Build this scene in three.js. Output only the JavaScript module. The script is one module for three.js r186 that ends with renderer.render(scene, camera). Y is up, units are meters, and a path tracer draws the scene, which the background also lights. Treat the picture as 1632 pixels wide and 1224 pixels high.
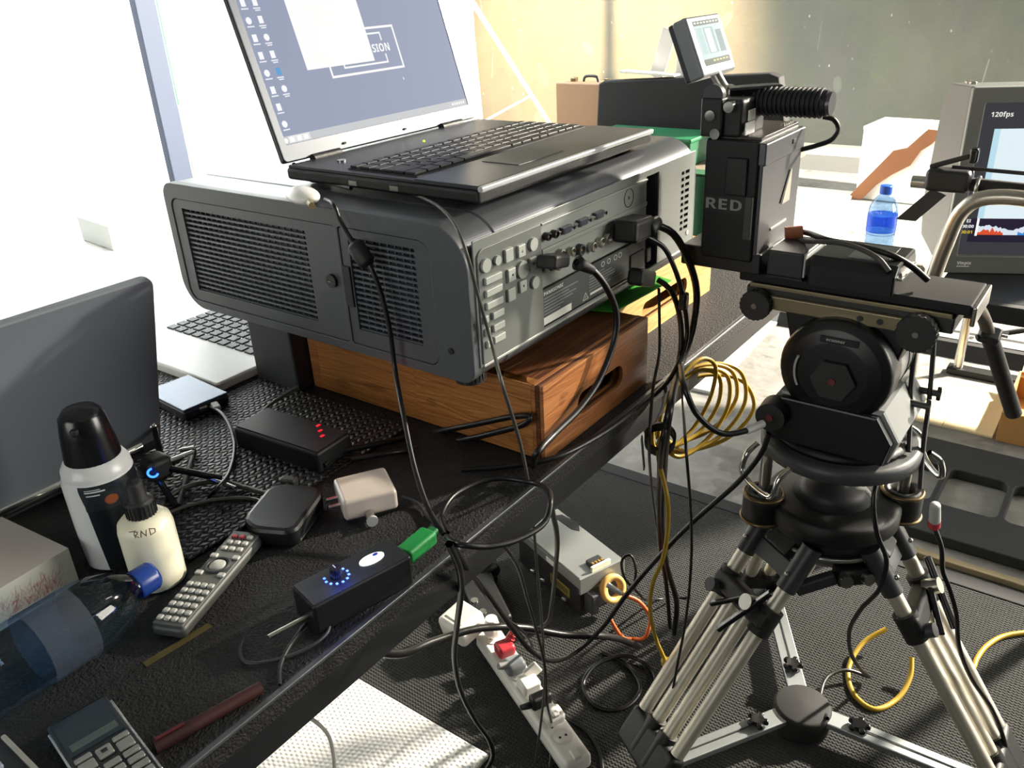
import * as THREE from 'three';
import { RoundedBoxGeometry } from 'three/addons/geometries/RoundedBoxGeometry.js';
import { mergeGeometries } from 'three/addons/utils/BufferGeometryUtils.js';
import { Brush, Evaluator, SUBTRACTION } from 'three-bvh-csg';
import { RectAreaLightUniformsLib } from 'three/addons/lights/RectAreaLightUniformsLib.js';
RectAreaLightUniformsLib.init();

// ------------------------------------------------------------ camera, lights, exposure
const scene = new THREE.Scene();
scene.background = new THREE.Color(0x000000);
const camera = new THREE.PerspectiveCamera(48.93, 1632 / 1224, 0.02, 60);
camera.position.set(0, 1.24, 0);
camera.up.set(0.37583, 0.89967, -0.22214);
camera.lookAt(0.71498517, 1.24 - 0.43401993, -0.54810847);
const renderer = new THREE.WebGLRenderer({ antialias: true });
renderer.toneMapping = THREE.LinearToneMapping;
renderer.toneMappingExposure = 1.0;
renderer.shadowMap.enabled = true;

const TT = 0.70;                       // table top height
const ROOM = { x0: -2.6, x1: 5.75, z0: -4.6, z1: 3.4, h: 3.3 };

function spot(color, intensity, pos, target, angle, penumbra, radius) {
  const l = new THREE.SpotLight(color, intensity, 0, angle, penumbra, 2);
  l.position.set(...pos); l.target.position.set(...target);
  l.castShadow = true; l.shadow.mapSize.set(2048, 2048); l.shadow.radius = radius; l.shadow.bias = -0.0005;
  scene.add(l, l.target);
  return l;
}
function rectLight(color, intensity, w, h, pos, target) {
  const l = new THREE.RectAreaLight(color, intensity, w, h);
  l.position.set(...pos); l.lookAt(...target); scene.add(l);
  return l;
}
// key: studio lamp high on the right, just outside the frame
const KEY_POS = [5.1, 2.6, 1.5], KEY_TGT = [3.5, 0.1, -1.1];
spot(0xfff4e2, 390, KEY_POS, KEY_TGT, 0.66, 0.2, 5);
// frosted window in the right hand wall, behind and beside the camera
const WIN = { x: 3.7, y: 1.75, w: 2.6, h: 1.9 };
rectLight(0xfbf6ea, 14, WIN.w, WIN.h, [WIN.x, WIN.y, ROOM.z1 - 0.03], [WIN.x, WIN.y, 0]);
// fill light added behind the camera as a dim window, brightens left-facing sides
const FILL_WIN2 = { z: -0.9, y: 1.5, w: 1.8, h: 1.3 };
rectLight(0xf6f6f2, 2.3, FILL_WIN2.w, FILL_WIN2.h, [ROOM.x0 + 0.03, FILL_WIN2.y, FILL_WIN2.z], [3, FILL_WIN2.y, FILL_WIN2.z]);
// wash on the white wall at the left
const WASH_POS = [2.2, 2.75, -3.0], WASH_TGT = [2.4, 0.9, -4.6];
rectLight(0xf4fbff, 72, 2.6, 0.7, WASH_POS, WASH_TGT);
// warm lamp on the tripod stand behind the laptop, aimed at the grey wall
const WARM_POS = [2.4, 1.95, -3.5], WARM_TGT = [5.75, 0.75, -3.5];
spot(0xffd3a0, 400, WARM_POS, WARM_TGT, 0.4, 0.4, 3);
// unseen ceiling lights added for fill and the highlight along the projector shoulder
const CEIL_FILL = [[-0.7, 3.2, 1.5, 1], [3.9, 3.2, 1.1, 9]];
for (const c of CEIL_FILL) rectLight(0xf2f6ff, c[3], 1.2, 0.28, c.slice(0, 3), [c[0], 0, c[2] + 0.001]);

// ------------------------------------------------------------ helpers
let seed = 12345;
const rnd = () => { seed = (seed * 1664525 + 1013904223) >>> 0; return seed / 4294967296; };
const V = (x, y, z) => new THREE.Vector3(x, y, z);
const used = {};
function numbered(n) { if (used[n] === undefined) { used[n] = 0; return n; } used[n]++; return n + '_' + String(used[n]).padStart(3, '0'); }
function shade(o) { o.castShadow = true; o.receiveShadow = true; return o; }
function thing(name, label, category, pos = [0, 0, 0], turn = 0, group) {
  const o = new THREE.Group(); o.name = numbered(name); o.position.set(...pos); o.rotation.y = turn;
  o.userData = { label, category }; if (group) o.userData.group = group; scene.add(o); return o;
}
function part(name, geo, mat, parent, p, r, label) {
  const m = shade(new THREE.Mesh(geo, mat)); m.name = name;
  if (p) m.position.set(...p); if (r) m.rotation.set(...r);
  if (label) m.userData.label = label;
  parent.add(m); return m;
}
function single(name, label, category, geo, mat, pos, rot, group) {     // a thing that is one mesh
  const m = shade(new THREE.Mesh(geo, mat)); m.name = numbered(name); if (pos) m.position.set(...pos); if (rot) m.rotation.set(...rot);
  m.userData = { label, category }; if (group) m.userData.group = group; scene.add(m); return m;
}
function struct(name, geo, mat, pos) {
  const m = shade(new THREE.Mesh(geo, mat)); m.name = name; if (pos) m.position.set(...pos); m.userData = { kind: 'structure' }; scene.add(m); return m;
}
function dup(src, label, pos, turn) {
  const c = src.clone(); c.name = numbered(src.name.replace(/_\d{3}$/, '')); c.userData = { ...src.userData, label };
  if (pos) c.position.set(...pos); if (turn !== undefined) c.rotation.y = turn; scene.add(c); return c;
}
const bx = (w, h, d) => new THREE.BoxGeometry(w, h, d);
const rb = (w, h, d, r = 0.002, s = 2) => new RoundedBoxGeometry(w, h, d, s, Math.min(r, w * 0.49, h * 0.49, d * 0.49));
const cy = (r1, r2, h, s = 20) => new THREE.CylinderGeometry(r1, r2, h, s);
const sp = (r, a = 16, b = 12) => new THREE.SphereGeometry(r, a, b);
const to = (r, t, a = 24, b = 8, arc) => new THREE.TorusGeometry(r, t, b, a, arc);
const lathe = (pts, s = 28) => new THREE.LatheGeometry(pts.map(p => new THREE.Vector2(p[0], p[1])), s);
function mv(g, x = 0, y = 0, z = 0, rx = 0, ry = 0, rz = 0) {
  const m = new THREE.Matrix4().makeRotationFromEuler(new THREE.Euler(rx, ry, rz)); m.setPosition(x, y, z); g.applyMatrix4(m); return g;
}
function merge(list) {
  return mergeGeometries(list.map(g => { const n = g.index ? g.toNonIndexed() : g; for (const k of Object.keys(n.attributes)) if (!['position', 'normal', 'uv'].includes(k)) n.deleteAttribute(k); return n; }));
}
function muv(g, s = 1) {                                    // uv in metres by the main direction of each face
  if (g.index) g = g.toNonIndexed();
  const p = g.attributes.position, n = g.attributes.normal, uv = new Float32Array(p.count * 2);
  for (let i = 0; i < p.count; i++) {
    const ax = Math.abs(n.getX(i)), ay = Math.abs(n.getY(i)), az = Math.abs(n.getZ(i));
    let u, v;
    if (ay >= ax && ay >= az) { u = p.getX(i); v = p.getZ(i); } else if (ax >= az) { u = p.getZ(i); v = p.getY(i); } else { u = p.getX(i); v = p.getY(i); }
    uv[2 * i] = u * s; uv[2 * i + 1] = v * s;
  }
  g.setAttribute('uv', new THREE.BufferAttribute(uv, 2)); return g;
}
const curve = (pts, closed = false) => new THREE.CatmullRomCurve3(pts.map(p => V(...p)), closed, 'centripetal');
function tube(pts, r, n, closed = false, rs = 8) { return new THREE.TubeGeometry(curve(pts, closed), n || Math.max(12, pts.length * 8), r, rs, closed); }
function along(g, a, b) {                                   // put a y-axis geometry of unit position between a and b (centre)
  const A = V(...a), B = V(...b), d = B.clone().sub(A).normalize();
  const q = new THREE.Quaternion().setFromUnitVectors(V(0, 1, 0), d);
  const m = new THREE.Matrix4().compose(A.clone().add(B).multiplyScalar(0.5), q, V(1, 1, 1)); g.applyMatrix4(m); return g;
}
const len = (a, b) => Math.hypot(a[0] - b[0], a[1] - b[1], a[2] - b[2]);
const rod = (a, b, r, s = 14) => along(cy(r, r, len(a, b), s), a, b);
function beam(a, b, w, h, r = 0.001, up = [0, 1, 0]) {      // box bar from a to b, w across, h along up
  const A = V(...a), B = V(...b), z = B.clone().sub(A), L = z.length(); z.normalize();
  const x = V(...up).cross(z).normalize(), y = z.clone().cross(x);
  const g = rb(w, h, L, r, 1); const m = new THREE.Matrix4().makeBasis(x, y, z); m.setPosition(A.add(B).multiplyScalar(0.5)); g.applyMatrix4(m); return g;
}
function rrect(x, y, w, h, r, s = new THREE.Shape()) {      // rounded rectangle; r may be one number or [bl, br, tr, tl]
  const [a, b, c, d] = Array.isArray(r) ? r : [r, r, r, r];
  s.moveTo(x + a, y); s.lineTo(x + w - b, y); s.absarc(x + w - b, y + b, b, -Math.PI / 2, 0);
  s.lineTo(x + w, y + h - c); s.absarc(x + w - c, y + h - c, c, 0, Math.PI / 2);
  s.lineTo(x + d, y + h); s.absarc(x + d, y + h - d, d, Math.PI / 2, Math.PI);
  s.lineTo(x, y + a); s.absarc(x + a, y + a, a, Math.PI, Math.PI * 1.5); return s;
}
function cut(geo, boxes) {                                  // real recesses: boxes [w, h, d, x, y, z] taken out of a geometry
  const ev = new Evaluator(); ev.useGroups = false; ev.attributes = ['position', 'normal'];
  const A = new Brush(geo.index ? geo : geo), B = new Brush(merge(boxes.map(b => mv(bx(b[0], b[1], b[2]), b[3], b[4], b[5])))); A.updateMatrixWorld(); B.updateMatrixWorld();
  return ev.evaluate(A, B, SUBTRACTION).geometry;
}
const poly = pts => { const s = new THREE.Shape(); pts.forEach((p, i) => i ? s.lineTo(...p) : s.moveTo(...p)); s.closePath(); return s; };
function ext(shape, depth, bevel = 0, seg = 10, bs = 2) {
  return new THREE.ExtrudeGeometry(shape, { depth: depth - 2 * bevel, bevelEnabled: bevel > 0, bevelThickness: bevel, bevelSize: bevel, bevelOffset: -bevel, bevelSegments: bs, curveSegments: seg }).translate(0, 0, bevel);
}
// ------------------------------------------------------------ textures and materials
function canvas(w, h, draw) { const c = document.createElement('canvas'); c.width = w; c.height = h; draw(c.getContext('2d'), w, h); return c; }
function ctex(w, h, draw, srgb = true, rep) {
  const t = new THREE.CanvasTexture(canvas(w, h, draw)); if (srgb) t.colorSpace = THREE.SRGBColorSpace;
  t.wrapS = t.wrapT = rep ? THREE.RepeatWrapping : THREE.ClampToEdgeWrapping; if (rep) t.repeat.set(rep[0], rep[1]); t.anisotropy = 4; return t;
}
function lattice(n) { const a = new Float32Array(n * n); for (let i = 0; i < n * n; i++) a[i] = rnd(); return a; }
function vnoise(size, cells) {                              // tiling value noise
  const L = lattice(cells), o = new Float32Array(size * size);
  for (let y = 0; y < size; y++) for (let x = 0; x < size; x++) {
    const fx = x / size * cells, fy = y / size * cells, ix = fx | 0, iy = fy | 0; let u = fx - ix, v = fy - iy; u = u * u * (3 - 2 * u); v = v * v * (3 - 2 * v);
    const g = (i, j) => L[(j % cells) * cells + (i % cells)];
    o[y * size + x] = (g(ix, iy) * (1 - u) + g(ix + 1, iy) * u) * (1 - v) + (g(ix, iy + 1) * (1 - u) + g(ix + 1, iy + 1) * u) * v;
  }
  return o;
}
function fbm(size, cells, oct) { const o = new Float32Array(size * size); let a = 1, s = 0; for (let k = 0; k < oct; k++) { const n = vnoise(size, cells << k); for (let i = 0; i < o.length; i++) o[i] += n[i] * a; s += a; a *= 0.55; } for (let i = 0; i < o.length; i++) o[i] /= s; return o; }
function dtex(size, fn, srgb = true, rep = [1, 1]) {
  const d = new Uint8Array(size * size * 4);
  for (let y = 0; y < size; y++) for (let x = 0; x < size; x++) { const c = fn(x, y, y * size + x); const k = (y * size + x) * 4; d[k] = c[0]; d[k + 1] = c[1]; d[k + 2] = c[2]; d[k + 3] = 255; }
  const t = new THREE.DataTexture(d, size, size); t.wrapS = t.wrapT = THREE.RepeatWrapping; t.magFilter = THREE.LinearFilter; t.minFilter = THREE.LinearMipmapLinearFilter; t.generateMipmaps = true;
  if (srgb) t.colorSpace = THREE.SRGBColorSpace; t.repeat.set(...rep); t.needsUpdate = true; return t;
}
const lerp = (a, b, t) => a + (b - a) * t, mix3 = (a, b, t) => [lerp(a[0], b[0], t), lerp(a[1], b[1], t), lerp(a[2], b[2], t)];
const std = (color, roughness = 0.5, metalness = 0, o = {}) => new THREE.MeshStandardMaterial({ color, roughness, metalness, ...o });
const phys = o => new THREE.MeshPhysicalMaterial(o);
const N1 = fbm(256, 6, 4), N2 = fbm(256, 16, 3), N3 = fbm(256, 64, 2);
const grainBump = dtex(256, (x, y, i) => { const v = N3[i] * 255; return [v, v, v]; }, false, [14, 14]);
const M = {
  black: std(0x101112, 0.42, 0, { bumpMap: grainBump, bumpScale: 0.00008 }),
  blackMatte: std(0x141516, 0.75), blackGloss: std(0x0c0d10, 0.16), rubber: std(0x121212, 0.6), dark: std(0x25272a, 0.5), charcoal: std(0x3a3c3f, 0.5),
  cable: std(0x0e0e0f, 0.38), cableGrey: std(0x45443f, 0.45), steel: std(0xbdbbb4, 0.28, 1), chrome: std(0xd8d8d6, 0.1, 1), alu: std(0xcdc8ba, 0.48, 0.8), aluDull: std(0xa8a599, 0.5, 0.9),
  grey: std(0x7b7d7c, 0.5), lightGrey: std(0xb3b4b1, 0.5), white: std(0xece9e2, 0.5), whiteGloss: std(0xf1efe9, 0.2), cream: std(0xe6e2c8, 0.35),
  yellow: std(0xa8881c, 0.45), red: std(0xb2303a, 0.4), green: std(0x1f8f45, 0.45), orange: std(0xd0642c, 0.45), blue: std(0x2a4fb4, 0.35), brown: std(0x8a5a33, 0.6), gold: std(0xc9a25a, 0.35, 0.8),
};
// ------------------------------------------------------------ the room
const concreteTex = dtex(256, (x, y, i) => { const n = N1[i] * 0.6 + N3[i] * 0.4, s = N2[i] > 0.68 ? -18 : 0; const v = 96 + n * 66 + s; return [v, v * 0.985, v * 0.95]; }, true, [0.6, 0.6]);
const concreteB = dtex(256, (x, y, i) => { const v = (N1[i] * 0.4 + N3[i] * 0.6) * 255; return [v, v, v]; }, false, [0.9, 0.9]);
const carpetTex = dtex(256, (x, y, i) => {
  const rib = 0.5 + 0.5 * Math.sin(x / 256 * Math.PI * 2 * 16 + Math.sin(y / 256 * Math.PI * 2 * 16) * 0.9), wv = 0.5 + 0.5 * Math.sin(y / 256 * Math.PI * 2 * 16);
  const v = 40 + rib * 30 * (0.5 + wv * 0.5) + N3[i] * 30; return [v * 0.97, v, v * 0.98];
}, true, [9, 9]);
const carpetB = dtex(256, (x, y, i) => { const rib = 0.5 + 0.5 * Math.sin(x / 256 * Math.PI * 2 * 16 + Math.sin(y / 256 * Math.PI * 2 * 16) * 0.9), wv = 0.5 + 0.5 * Math.sin(y / 256 * Math.PI * 2 * 16); const v = rib * (0.4 + wv * 0.6) * 200 + N3[i] * 55; return [v, v, v]; }, false, [9, 9]);
const wallTex = ctex(1024, 512, (g, w, h) => {
  g.fillStyle = '#555751'; g.fillRect(0, 0, w, h);
  for (let k = 0; k < 900; k++) { const s = 6 + rnd() * 60, v = 66 + rnd() * 32; g.fillStyle = `rgba(${v},${v + 2},${v - 4},0.06)`; g.beginPath(); g.ellipse(rnd() * w, rnd() * h, s, s * (0.3 + rnd()), rnd() * 3, 0, 7); g.fill(); }
  for (let k = 0; k < 170; k++) { const a = 0.25 + rnd() * 0.6; g.fillStyle = `rgba(214,214,206,${a})`; g.beginPath(); g.arc(rnd() * w, rnd() * h, 0.4 + rnd() * 1.3, 0, 7); g.fill(); }
  for (let k = 0; k < 26; k++) { g.strokeStyle = `rgba(190,190,180,${0.15 + rnd() * 0.3})`; g.lineWidth = 0.5 + rnd(); const x = rnd() * w, y = rnd() * h; g.beginPath(); g.moveTo(x, y); g.lineTo(x + (rnd() - 0.5) * 14, y + rnd() * 40); g.stroke(); }
  for (let k = 0; k < 14; k++) { g.fillStyle = `rgba(176,178,160,${0.1 + rnd() * 0.15})`; g.beginPath(); g.ellipse(rnd() * w, rnd() * h, 6 + rnd() * 16, 4 + rnd() * 20, rnd() * 3, 0, 7); g.fill(); }
}, true, [0.28, 0.34]);
const matWall = std(0xffffff, 0.7, 0, { map: wallTex, bumpMap: concreteB, bumpScale: 0.002 });
const matWhiteWall = std(0xe9ebe8, 0.75, 0, { bumpMap: concreteB, bumpScale: 0.001 });
const matConcrete = std(0xffffff, 0.62, 0, { map: concreteTex, bumpMap: concreteB, bumpScale: 0.004 });
const matCarpet = std(0x969696, 0.95, 0, { map: carpetTex, bumpMap: carpetB, bumpScale: 0.003 });
const RX = (ROOM.x0 + ROOM.x1) / 2, RZ = (ROOM.z0 + ROOM.z1) / 2, RW = ROOM.x1 - ROOM.x0, RD = ROOM.z1 - ROOM.z0;
struct('floor', muv(bx(RW + 0.4, 0.12, RD + 0.4)), matConcrete, [RX, -0.06, RZ]);
struct('ceiling', bx(RW + 0.4, 0.12, RD + 0.4), std(0x77797a, 0.85), [RX, ROOM.h + 0.06, RZ]);
struct('wall_back', muv(bx(0.15, ROOM.h, RD + 0.4)), matWall, [ROOM.x1 + 0.075, ROOM.h / 2, RZ]);
struct('wall_left', muv(bx(RW, ROOM.h, 0.15)), matWhiteWall, [RX, ROOM.h / 2, ROOM.z0 - 0.075]);
struct('wall_right', muv(bx(RW, ROOM.h, 0.15)), matWall, [RX, ROOM.h / 2, ROOM.z1 + 0.075]);
struct('wall_front', muv(bx(0.15, ROOM.h, RD + 0.4)), matWall, [ROOM.x0 - 0.075, ROOM.h / 2, RZ]);
struct('baseboard_back', ext(poly([[0, 0], [0.07, 0], [0.07, 0.1], [0.045, 0.15], [0, 0.16]]), 4.4).rotateY(Math.PI).translate(0, 0, 0), std(0x8b8a84, 0.4), [ROOM.x1, 0, 0.9]);
// grey carpet runner under the table and tripod, with a dark bound edge
const carpet = struct('floor_carpet', muv(bx(4.1, 0.008, 5.0)), matCarpet, [1.735 - 2.05, 0.004, -0.6]);
part('carpet_binding', rb(0.045, 0.011, 5.0, 0.004), std(0x17171a, 0.8), carpet, [2.05, 0.001, 0]);
// frosted window
{
  const w = struct('window_1', rb(WIN.w, WIN.h, 0.012, 0.002), std(0xf4f4f0, 0.6, 0, { emissive: 0xfbf6ea, emissiveIntensity: 3 }), [WIN.x, WIN.y, ROOM.z1 - 0.012]);
  for (const s of [-1, 1]) { part('window_frame', rb(WIN.w + 0.16, 0.08, 0.05, 0.004), M.white, w, [0, s * (WIN.h / 2 + 0.04), 0]); part('window_frame', rb(0.08, WIN.h, 0.05, 0.004), M.white, w, [s * (WIN.w / 2 + 0.04), 0, 0]); }
}
{
  const w = struct('added_window_2', rb(0.012, FILL_WIN2.h, FILL_WIN2.w, 0.002), std(0xf4f4f0, 0.6, 0, { emissive: 0xf6f6f2, emissiveIntensity: 2 }), [ROOM.x0 + 0.012, FILL_WIN2.y, FILL_WIN2.z]);  // glowing pane of the added fill light, no window known here
  for (const s of [-1, 1]) { part('window_frame', rb(0.05, 0.08, FILL_WIN2.w + 0.16, 0.004), M.white, w, [0, s * (FILL_WIN2.h / 2 + 0.04), 0]); part('window_frame', rb(0.05, FILL_WIN2.h, 0.08, 0.004), M.white, w, [0, 0, s * (FILL_WIN2.w / 2 + 0.04)]); }
}
// bodies of the added ceiling fill lights
CEIL_FILL.forEach((c, i) => {
  const t = thing('added_ceiling_light', i ? 'added unseen ceiling fill light above the right hand floor' : 'added unseen ceiling fill light above the near end of the table', 'lamp', [c[0], 3.22, c[2]], 0, 'added ceiling fill lights');
  part('housing', rb(1.3, 0.07, 0.34, 0.01), M.white, t, [0, 0.045, 0]);
  part('diffuser', rb(1.2, 0.012, 0.28, 0.004), std(0xffffff, 0.4, 0, { emissive: 0xf2f6ff, emissiveIntensity: 1.2 }), t, [0, 0.004, 0]);
});
// ------------------------------------------------------------ the work table
const ribTex = dtex(256, (x, y, i) => { const v = 13 + N3[i] * 18 + N1[i] * 6; return [v, v, v * 1.02]; }, true, [5, 5]);
const ribB = dtex(256, (x, y, i) => { const a = 0.5 + 0.5 * Math.sin((x + 4 * Math.sin(y / 256 * Math.PI * 2 * 10)) / 256 * Math.PI * 2 * 14), b = 0.5 + 0.5 * Math.sin(y / 256 * Math.PI * 2 * 20); const v = Math.pow(a, 0.7) * (0.45 + 0.55 * b) * 235 + N3[i] * 20; return [v, v, v]; }, false, [7.2, 7.2]);
const matTable = std(0xffffff, 0.7, 0, { map: ribTex, bumpMap: dtex(256, (x, y, i) => { const v = N3[i] * 255; return [v, v, v]; }, false, [9, 9]), bumpScale: 0.0012 });
const table = thing('work_table', 'long black work table carrying the projector, laptops and cables', 'table', [0.35, 0, -0.86]);
part('table_top', muv(rb(2.5, 0.03, 0.72, 0.003)), matTable, table, [0, TT - 0.015, 0]);
part('apron', rb(2.44, 0.034, 0.012, 0.002), std(0x1b1c1f, 0.45), table, [0, TT - 0.046, 0.352], null, 'black front apron rail');
part('apron', rb(2.44, 0.05, 0.02, 0.002), std(0x1b1c1f, 0.45), table, [0, TT - 0.05, -0.345]);
part('edge_trim', rb(2.5, 0.004, 0.006, 0.001), std(0x6d6f72, 0.35, 0.6), table, [0, TT - 0.002, 0.362], null, 'thin worn metal edge trim');
for (const [lx, lz] of [[-1.15, 0.3], [0.75, -0.25], [-1.15, -0.31], [0.75, -0.32]]) part('leg', rb(0.035, TT - 0.03, 0.035, 0.003), M.black, table, [lx, (TT - 0.03) / 2, lz]);
single('ribbed_mat', 'black ribbed rubber mat spread on the table under the cables and laptops', 'mat', muv(rb(0.34, 0.004, 0.48, 0.0015)), std(0xffffff, 0.5, 0, { map: ribTex, bumpMap: ribB, bumpScale: 0.004 }), [0.535, TT + 0.002, -0.96]);

// ------------------------------------------------------------ wooden half apple boxes
const woodTex = (base, dk, sx, sy) => ctex(512, 512, (g, w, h) => {
  g.fillStyle = base; g.fillRect(0, 0, w, h);
  for (let k = 0; k < 420; k++) { const y = rnd() * h, a = 0.05 + rnd() * 0.16; g.strokeStyle = rnd() < 0.6 ? `rgba(${dk},${a})` : `rgba(255,205,130,${a * 0.6})`; g.lineWidth = 0.6 + rnd() * 3; g.beginPath(); g.moveTo(0, y); for (let x = 0; x <= w; x += 32) g.lineTo(x, y + Math.sin(x * 0.012 + k) * 7 + Math.sin(x * 0.031 + k * 2) * 3); g.stroke(); }
  for (let k = 0; k < 26; k++) { const x = rnd() * w, y = rnd() * h; g.fillStyle = `rgba(${dk},${0.08 + rnd() * 0.14})`; g.beginPath(); g.ellipse(x, y, 10 + rnd() * 40, 4 + rnd() * 12, (rnd() - 0.5) * 0.5, 0, 7); g.fill(); }
  for (let k = 0; k < 8; k++) { const x = rnd() * w, y = rnd() * h; g.strokeStyle = `rgba(${dk},0.3)`; g.lineWidth = 1.5; for (let j = 1; j < 5; j++) { g.beginPath(); g.ellipse(x, y, j * 7, j * 3, 0, 0, 7); g.stroke(); } }
}, true, [sx, sy]);
const matPly = std(0xffffff, 0.38, 0, { map: woodTex('#a9713a', '70,34,10', 3.2, 3.2) });
const matPlyDark = std(0xffffff, 0.33, 0, { map: woodTex('#5d3620', '28,12,6', 3.2, 3.2) });
const matPlyRed = std(0xffffff, 0.35, 0, { map: woodTex('#9a6238', '64,28,12', 3.0, 3.0) });
const matPlyPale = std(0xffffff, 0.5, 0, { map: woodTex('#caa163', '120,76,30', 3.0, 3.0) });
function halfAppleBox(label, pos, w, d, h, end, side, top) {           // pos = near left corner at the table
  const t = thing('wooden_box', label, 'box', pos, 0, 'wooden boxes under the projector');
  const e = 0.018;
  const s = rrect(0, 0, w, h, 0.002), hole = rrect(w * 0.29, h * 0.27, w * 0.44, h * 0.31, h * 0.15, new THREE.Path()); s.holes.push(hole);
  for (let k = 0; k < 3; k++) part('ply', muv(ext(s, e / 3 - 0.0006, 0.0004)), k === 1 ? matPlyDark : end, t, [0, 0, -e + k * e / 3], null, k === 2 ? 'varnished end ply with worn hand hole' : undefined);
  const bs = rrect(0, 0, w, h, 0.002); part('back_panel', muv(ext(bs, e, 0.001)), end, t, [0, 0, -d]);
  part('side_panel', muv(rb(e, h - 0.002, d - 2 * e, 0.001)), side, t, [e / 2, h / 2, -d / 2], null, 'orange stained side panel');
  part('side_panel', muv(rb(e, h - 0.002, d - 2 * e, 0.001)), side, t, [w - e / 2, h / 2, -d / 2]);
  part('top_panel', muv(rb(w - 0.002, 0.012, d - 2 * e, 0.001)), top, t, [w / 2, h - 0.007, -d / 2], null, 'dark stained top panel');
  part('bottom_panel', muv(rb(w - 2 * e, 0.012, d - 2 * e, 0.001)), side, t, [w / 2, 0.008, -d / 2]);
  return t;
}
halfAppleBox('orange plywood box with an oval hand hole, right under the projector', [0.732, TT, -0.515], 0.262, 0.42, 0.102, matPlyRed, matPly, matPlyDark);
halfAppleBox('pale yellow plywood box behind the power plug, at the far end of the table', [1.03, TT, -0.60], 0.37, 0.36, 0.1, matPlyPale, matPlyPale, matPlyPale);
single('green_cloth', 'bright green sheet lying on the box under the projector', 'cloth', muv(ext(poly([[0, 0], [0.16, -0.01], [0.19, 0.09], [0.05, 0.13], [-0.02, 0.06]]), 0.002).rotateX(-Math.PI / 2)), std(0x39a02c, 0.7), [0.985, TT + 0.1022, -0.565], [0, 0, 0]);
// dark case that props up the back of the projector
const caseP = thing('equipment_case', 'plain dark grey case standing behind the orange box under the projector', 'case', [0.768, TT, -0.985]);
part('body', rb(0.13, 0.1, 0.095, 0.004), std(0x2c2e31, 0.55), caseP, [0, 0.0502, 0]);
part('lid', rb(0.132, 0.004, 0.097, 0.001), std(0x202124, 0.5), caseP, [0, 0.1, 0]);
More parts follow.
